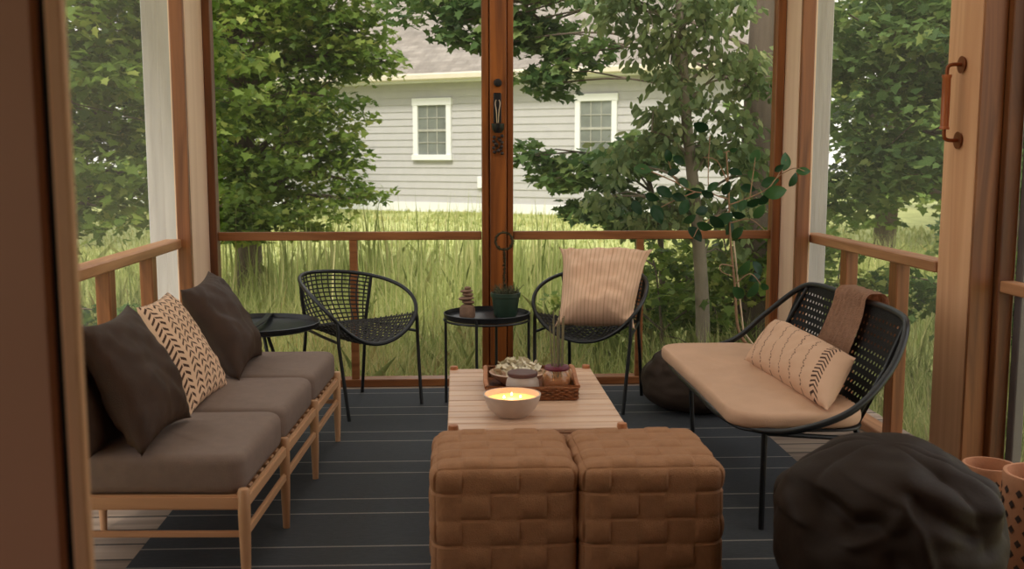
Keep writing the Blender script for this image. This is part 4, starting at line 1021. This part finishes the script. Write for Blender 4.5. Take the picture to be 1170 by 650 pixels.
def tree(name, label, cat, trunk, r0, blobs, leaf, size, kind, seed, nper=34, crad=.34, cflat=.35, dens=1., group=None, bark='bark', droop=0., limb=.35, twigs=.35):
    """trunk: list of points; blobs: (x,y,z,R[,Rz]) crown masses"""
    size *= .78; nper = int(nper*1.5); rng = np.random.default_rng(seed); base = Vector(trunk[0]); t = thing(name, label, cat, tuple(base), 0, group)
    tp = catmull(trunk, 5); n = len(tp); obj('trunk', tube(B(), tp, [r0*(1-.55*i/(n-1)) for i in range(n)], 12), M[bark], t)
    cl = []; bm = B()
    for b in blobs:
        x, y, z, R = b[:4]; Rz_ = b[4] if len(b) > 4 else R*.8
        m_ = max(3, int(dens*26*(R*R*Rz_)/(.34*crad) if R < .5 else dens*22*R*R*(Rz_**.5)/crad*.55))
        q = rng.normal(0, 1, (m_, 3)); q /= np.linalg.norm(q, axis=1)[:, None]; q *= (rng.uniform(.0, 1, m_)**.42)[:, None]
        q = q*np.array([R, R, Rz_])+np.array([x, y, z]); cl.append(q)
        cb = Vector((x, y, z)); tpn = min(tp, key=lambda p: (p-cb).length+max(0, p.z-cb.z+.2)*1.5)
        if limb:
            mid = tpn.lerp(cb, .5)+Vector((0, 0, .12*(cb-tpn).length)); L_ = catmull([tpn, mid, cb], 5)
            tube(bm, L_, [max(.008, r0*limb*(1-.8*i/(len(L_)-1))) for i in range(len(L_))], 6)
            for w_ in q[:int(len(q)*twigs)]:
                w_ = Vector(w_); s0 = L_[int(rng.integers(len(L_)//2, len(L_)))]; tube(bm, [s0, s0.lerp(w_, .5)+Vector((0, 0, .04)), w_], [.009, .006, .003], 4, caps=False)
    obj('branches', bm, M[bark], t)
    cl = np.concatenate(cl); V, k, var = leaves(cl, nper, size, kind, rng, crad, cflat, droop)
    V -= np.array(base); np_mesh('foliage', V, k, var, t, M[leaf])
    return t
def bl(*items): return [tuple(at(px, py, Y))+(R,)+tuple(rest) for px, py, Y, R, *rest in items]
G = lambda x, y: (x, y, gz(x, y)-.05)
gp = lambda px, Y: (at(px, 300, Y).x, Y, gz(0, Y)-.05)
# left maple in front of the grey house
p = Vector(gp(285, 12.4))
tree('maple_tree', 'leafy maple with low boughs to the left of the grey house', 'tree', [tuple(p), (p.x, p.y, 1.2), (p.x-.1, p.y, 2.8), (p.x, p.y, 5)], .16,
     bl((285, 30, 12.2, 1.25), (240, 90, 12.5, 1.1), (350, 40, 12, .85), (395, 15, 11.8, .45), (405, 62, 11.7, .42, .22), (436, 70, 11.6, .2, .12), (375, 110, 11.8, .6), (330, 150, 12, .8), (375, 165, 11.9, .35), (290, 190, 12.2, .9, .6), (335, 215, 12, .55, .4),
        (250, 170, 12.4, .9), (395, 205, 11.7, .25, .25), (408, 228, 11.6, .2, .15), (290, 245, 11.4, .6, .3), (345, 245, 11.5, .4, .2), (240, 250, 11.6, .7, .35), (260, 225, 12, .7, .35), (350, -60, 12, 1.2), (250, -60, 12, 1.3)),
     'leaf_maple', .115, 'lobed', 11, 32, .3, .4, 1.15, 'trees beyond the porch')
# tree seen through the left screen
tree('maple_tree', 'green tree seen through the left side screen above the sofa', 'tree', [(-6.2, 8.6, -.5), (-6.1, 8.6, 1.5), (-6.2, 8.5, 4)], .15,
     bl((125, 25, 9, .95), (170, 90, 9.4, .9), (110, 130, 8.8, .95), (165, 200, 9.2, .8, .6), (110, 235, 8.6, .7, .4), (60, 60, 8.8, 1.), (50, 180, 8.6, .9), (140, -60, 9, 1.1), (-60, 80, 8, 1.1)),
     'leaf_maple', .12, 'lobed', 12, 30, .34, .45, 1.0, 'trees beyond the porch')
# great oak with hanging boughs
q = Vector(gp(860, 8.2))
tree('oak_tree', 'thick trunked tree outside the right corner with boughs hanging across the view', 'tree', [tuple(q), (q.x, q.y, 1.5), (q.x+.03, q.y, 3.2), (q.x-.1, q.y+.1, 5.5)], .145,
     bl((480, 2, 9.4, .36, .16), (525, 25, 9.3, .38, .28), (548, 55, 9.2, .24, .22), (600, 25, 9.1, .42, .3), (628, 68, 9.1, .34, .3), (665, 55, 9, .3, .22), (632, 95, 9.1, .17, .12), (560, -15, 9.3, .5, .3), (470, -25, 9.5, .5, .3), (680, -10, 9, .6, .3), (640, -60, 9, .8, .4)),
     'leaf_dark', .115, 'lobed', 13, 26, .2, .5, .8, 'trees beyond the porch', limb=.12)
# slender tree
a_ = lambda x, y, Y=7.6: tuple(at(x, y, Y))
tree('slender_tree', 'slim pale trunked tree with oval leaves left of the thick trunk', 'tree', [gp(803, 7.6), a_(803, 380), a_(800, 300), a_(793, 220), a_(783, 120), a_(778, 20), a_(775, -60)], .062,
     bl((725, 10, 7.6, .32, .2), (765, 45, 7.6, .38, .3), (815, 20, 7.6, .4, .3), (700, -5, 7.6, .35, .2), (770, 100, 7.5, .28, .25), (825, 90, 7.7, .34, .3), (745, 150, 7.5, .26, .22), (785, 165, 7.6, .36, .26), (690, 225, 7.7, .25, .14), (760, 255, 7.7, .3, .14), (810, 275, 7.8, .3, .16), (850, 200, 7.8, .25, .2),  (835, 160, 7.8, .34, .26), (725, 190, 7.6, .26, .2), (775, 225, 7.6, .36, .22), (840, 235, 7.7, .3, .2), (850, 60, 7.8, .2, .3), (765, -40, 7.6, .7, .4)),
     'leaf_oval', .105, 'oval', 14, 22, .17, .7, .75, 'trees beyond the porch', 'bark_pale', .45, .25)
# young maple reaching in from the right
tree('young_maple', 'low spreading young maple right of the centre post, below the house window', 'tree', [gp(760, 9.4), a_(755, 280, 9.4), a_(745, 220, 9.4), a_(735, 190, 9.4)], .035,
     bl((612, 178, 9.4, .3, .13), (640, 205, 9.4, .34, .2), (680, 195, 9.3, .35, .2), (720, 195, 9.3, .4, .25), (655, 238, 9.3, .28, .13), (700, 245, 9.3, .4, .16), (745, 250, 9.3, .4, .2), (740, 170, 9.3, .3, .15)),
     'leaf_dark', .12, 'lobed', 15, 26, .2, .4, .9, 'trees beyond the porch', limb=.4)
# undergrowth on the right
for i, (px, Y, R, h, lb) in enumerate(((755, 8.0, .5, .42, 'low leafy shrub behind the chair with the beige pillow'), (835, 8.6, .6, .5, 'leafy shrub between the slim trunk and the thick trunk'), (700, 8.9, .45, .3, 'small shrub behind the beige pillow, in the meadow'), (905, 7.8, .55, .5, 'shrub right of the thick trunk by the white corner post'))):
    x, y, z = gp(px, Y)
    tree('leafy_shrub', lb, 'shrub', [(x, y, z), (x+.03, y, z+.3), (x, y, z+.6)], .02, [(x, y, z+h, R, h), (x-.35, y+.2, z+h*1.5, R*.7, h*.7), (x+.4, y-.1, z+h*1.6, R*.7, h*.7), (x, y+.3, z+h*2.3, R*.55, h*.45)],
         'leaf_maple', .1, 'lobed', 30+i, 26, .2, .4, .6, 'undergrowth shrubs')
# right side trees seen through the right screen
tree('maple_tree', 'dense dark green tree seen through the right side screen', 'tree', [(5.0, 8.9, -.5), (5.0, 8.9, 1.5), (5.1, 8.8, 4)], .16,
     bl((965, 40, 8.6, .6), (1010, 25, 8.4, .9), (1060, 60, 8.2, .8), (1000, 110, 8.4, .7, .5), (1055, 150, 8.2, .7, .45), (985, 180, 8.5, .6, .4), (1040, 205, 8.3, .7, .3), (960, 215, 8.6, .4, .2), (1100, 100, 8, .9), (1160, 60, 8, 1), (1010, -60, 8.4, 1.1), (1200, 180, 7.5, .9)),
     'leaf_dark', .12, 'lobed', 16, 28, .3, .4, .8, 'trees beyond the porch')
tree('leafy_shrub', 'green shrub at the right edge beyond the door frame', 'shrub', [(4.1, 5.9, -.45), (4.1, 5.9, .0), (4.1, 5.9, .5)], .03,
     [(4.1, 5.9, .1, .6, .5), (4.3, 6.1, .8, .55, .45), (3.9, 6.3, 1.2, .4, .3), (3.5, 5.2, 0, .4, .35)], 'leaf_dark', .12, 'lobed', 17, 26, .22, .4, .7, 'undergrowth shrubs')
for i, (x, y, R, h, lb) in enumerate(((-3.6, 4.6, .6, .5, 'shrub outside the left screen, nearest the house door'), (-4.2, 6.4, .8, .55, 'shrub outside the left screen, behind the patterned pillow'), (-3.3, 7.6, .6, .45, 'shrub beyond the weathered white post at the left corner'),
        (4.0, 7.0, .7, .5, 'shrub outside the right screen, behind the loveseat back'), (5.2, 9.6, .9, .6, 'bigger shrub outside the right screen at the foot of the dark tree'), (3.2, 8.6, .5, .4, 'shrub beyond the white post at the right corner'))):
    z = gz(x, y)
    tree('leafy_shrub', lb, 'shrub', [(x, y, z), (x+.03, y, z+.3), (x, y, z+.6)], .02, [(x, y, z+h, R, h), (x-.35, y+.2, z+h*1.5, R*.7, h*.7), (x+.4, y-.1, z+h*1.4, R*.7, h*.7), (x, y+.3, z+h*2, R*.5, h*.45)],
         'leaf_dark', .1, 'lobed', 80+i, 24, .2, .4, .5, 'undergrowth shrubs')
# trees further back
far = [(-13, 19, 2.2, 5.5, 'big tree far left, behind the side screen tree'), (-8.0, 18, 1.9, 4.6, 'tree behind the left maple, nearer the left corner post'), (-5.6, 24, 1.8, 5.5, 'tall tree behind the left maple, by the far end of the grey house'),
       (7.2, 17, 1.7, 4.5, 'tree behind the thick trunk, right of the grey house'), (10.5, 19, 2.0, 5.0, 'tree seen far through the right side screen'), (14.0, 17, 2.2, 5.0, 'tree at the far right beyond the side screen'), (15.0, 27, 2.4, 7, 'tall background tree right of the grey house')]
for i, (x, y, R, h, lb) in enumerate(far):
    z = gz(x, y); tree('background_tree', lb, 'tree', [(x, y, z-.1), (x+.1, y, h*.4), (x, y, h*.8)], .2,
         [(x, y, z+h*.75, R), (x-R*.7, y-.4, z+h*.5, R*.75), (x+R*.7, y-.3, z+h*.5, R*.75), (x, y-R*.5, z+h*.32, R*.7), (x-R*.5, y, z+1.1, R*.6, .8), (x+R*.5, y, z+1.1, R*.6, .8), (x, y, z+h*1.05, R*.8)],
         'leaf_far', .24, 'lobed', 50+i, 26, .6, .45, .62, 'background trees', limb=.3, twigs=.1)
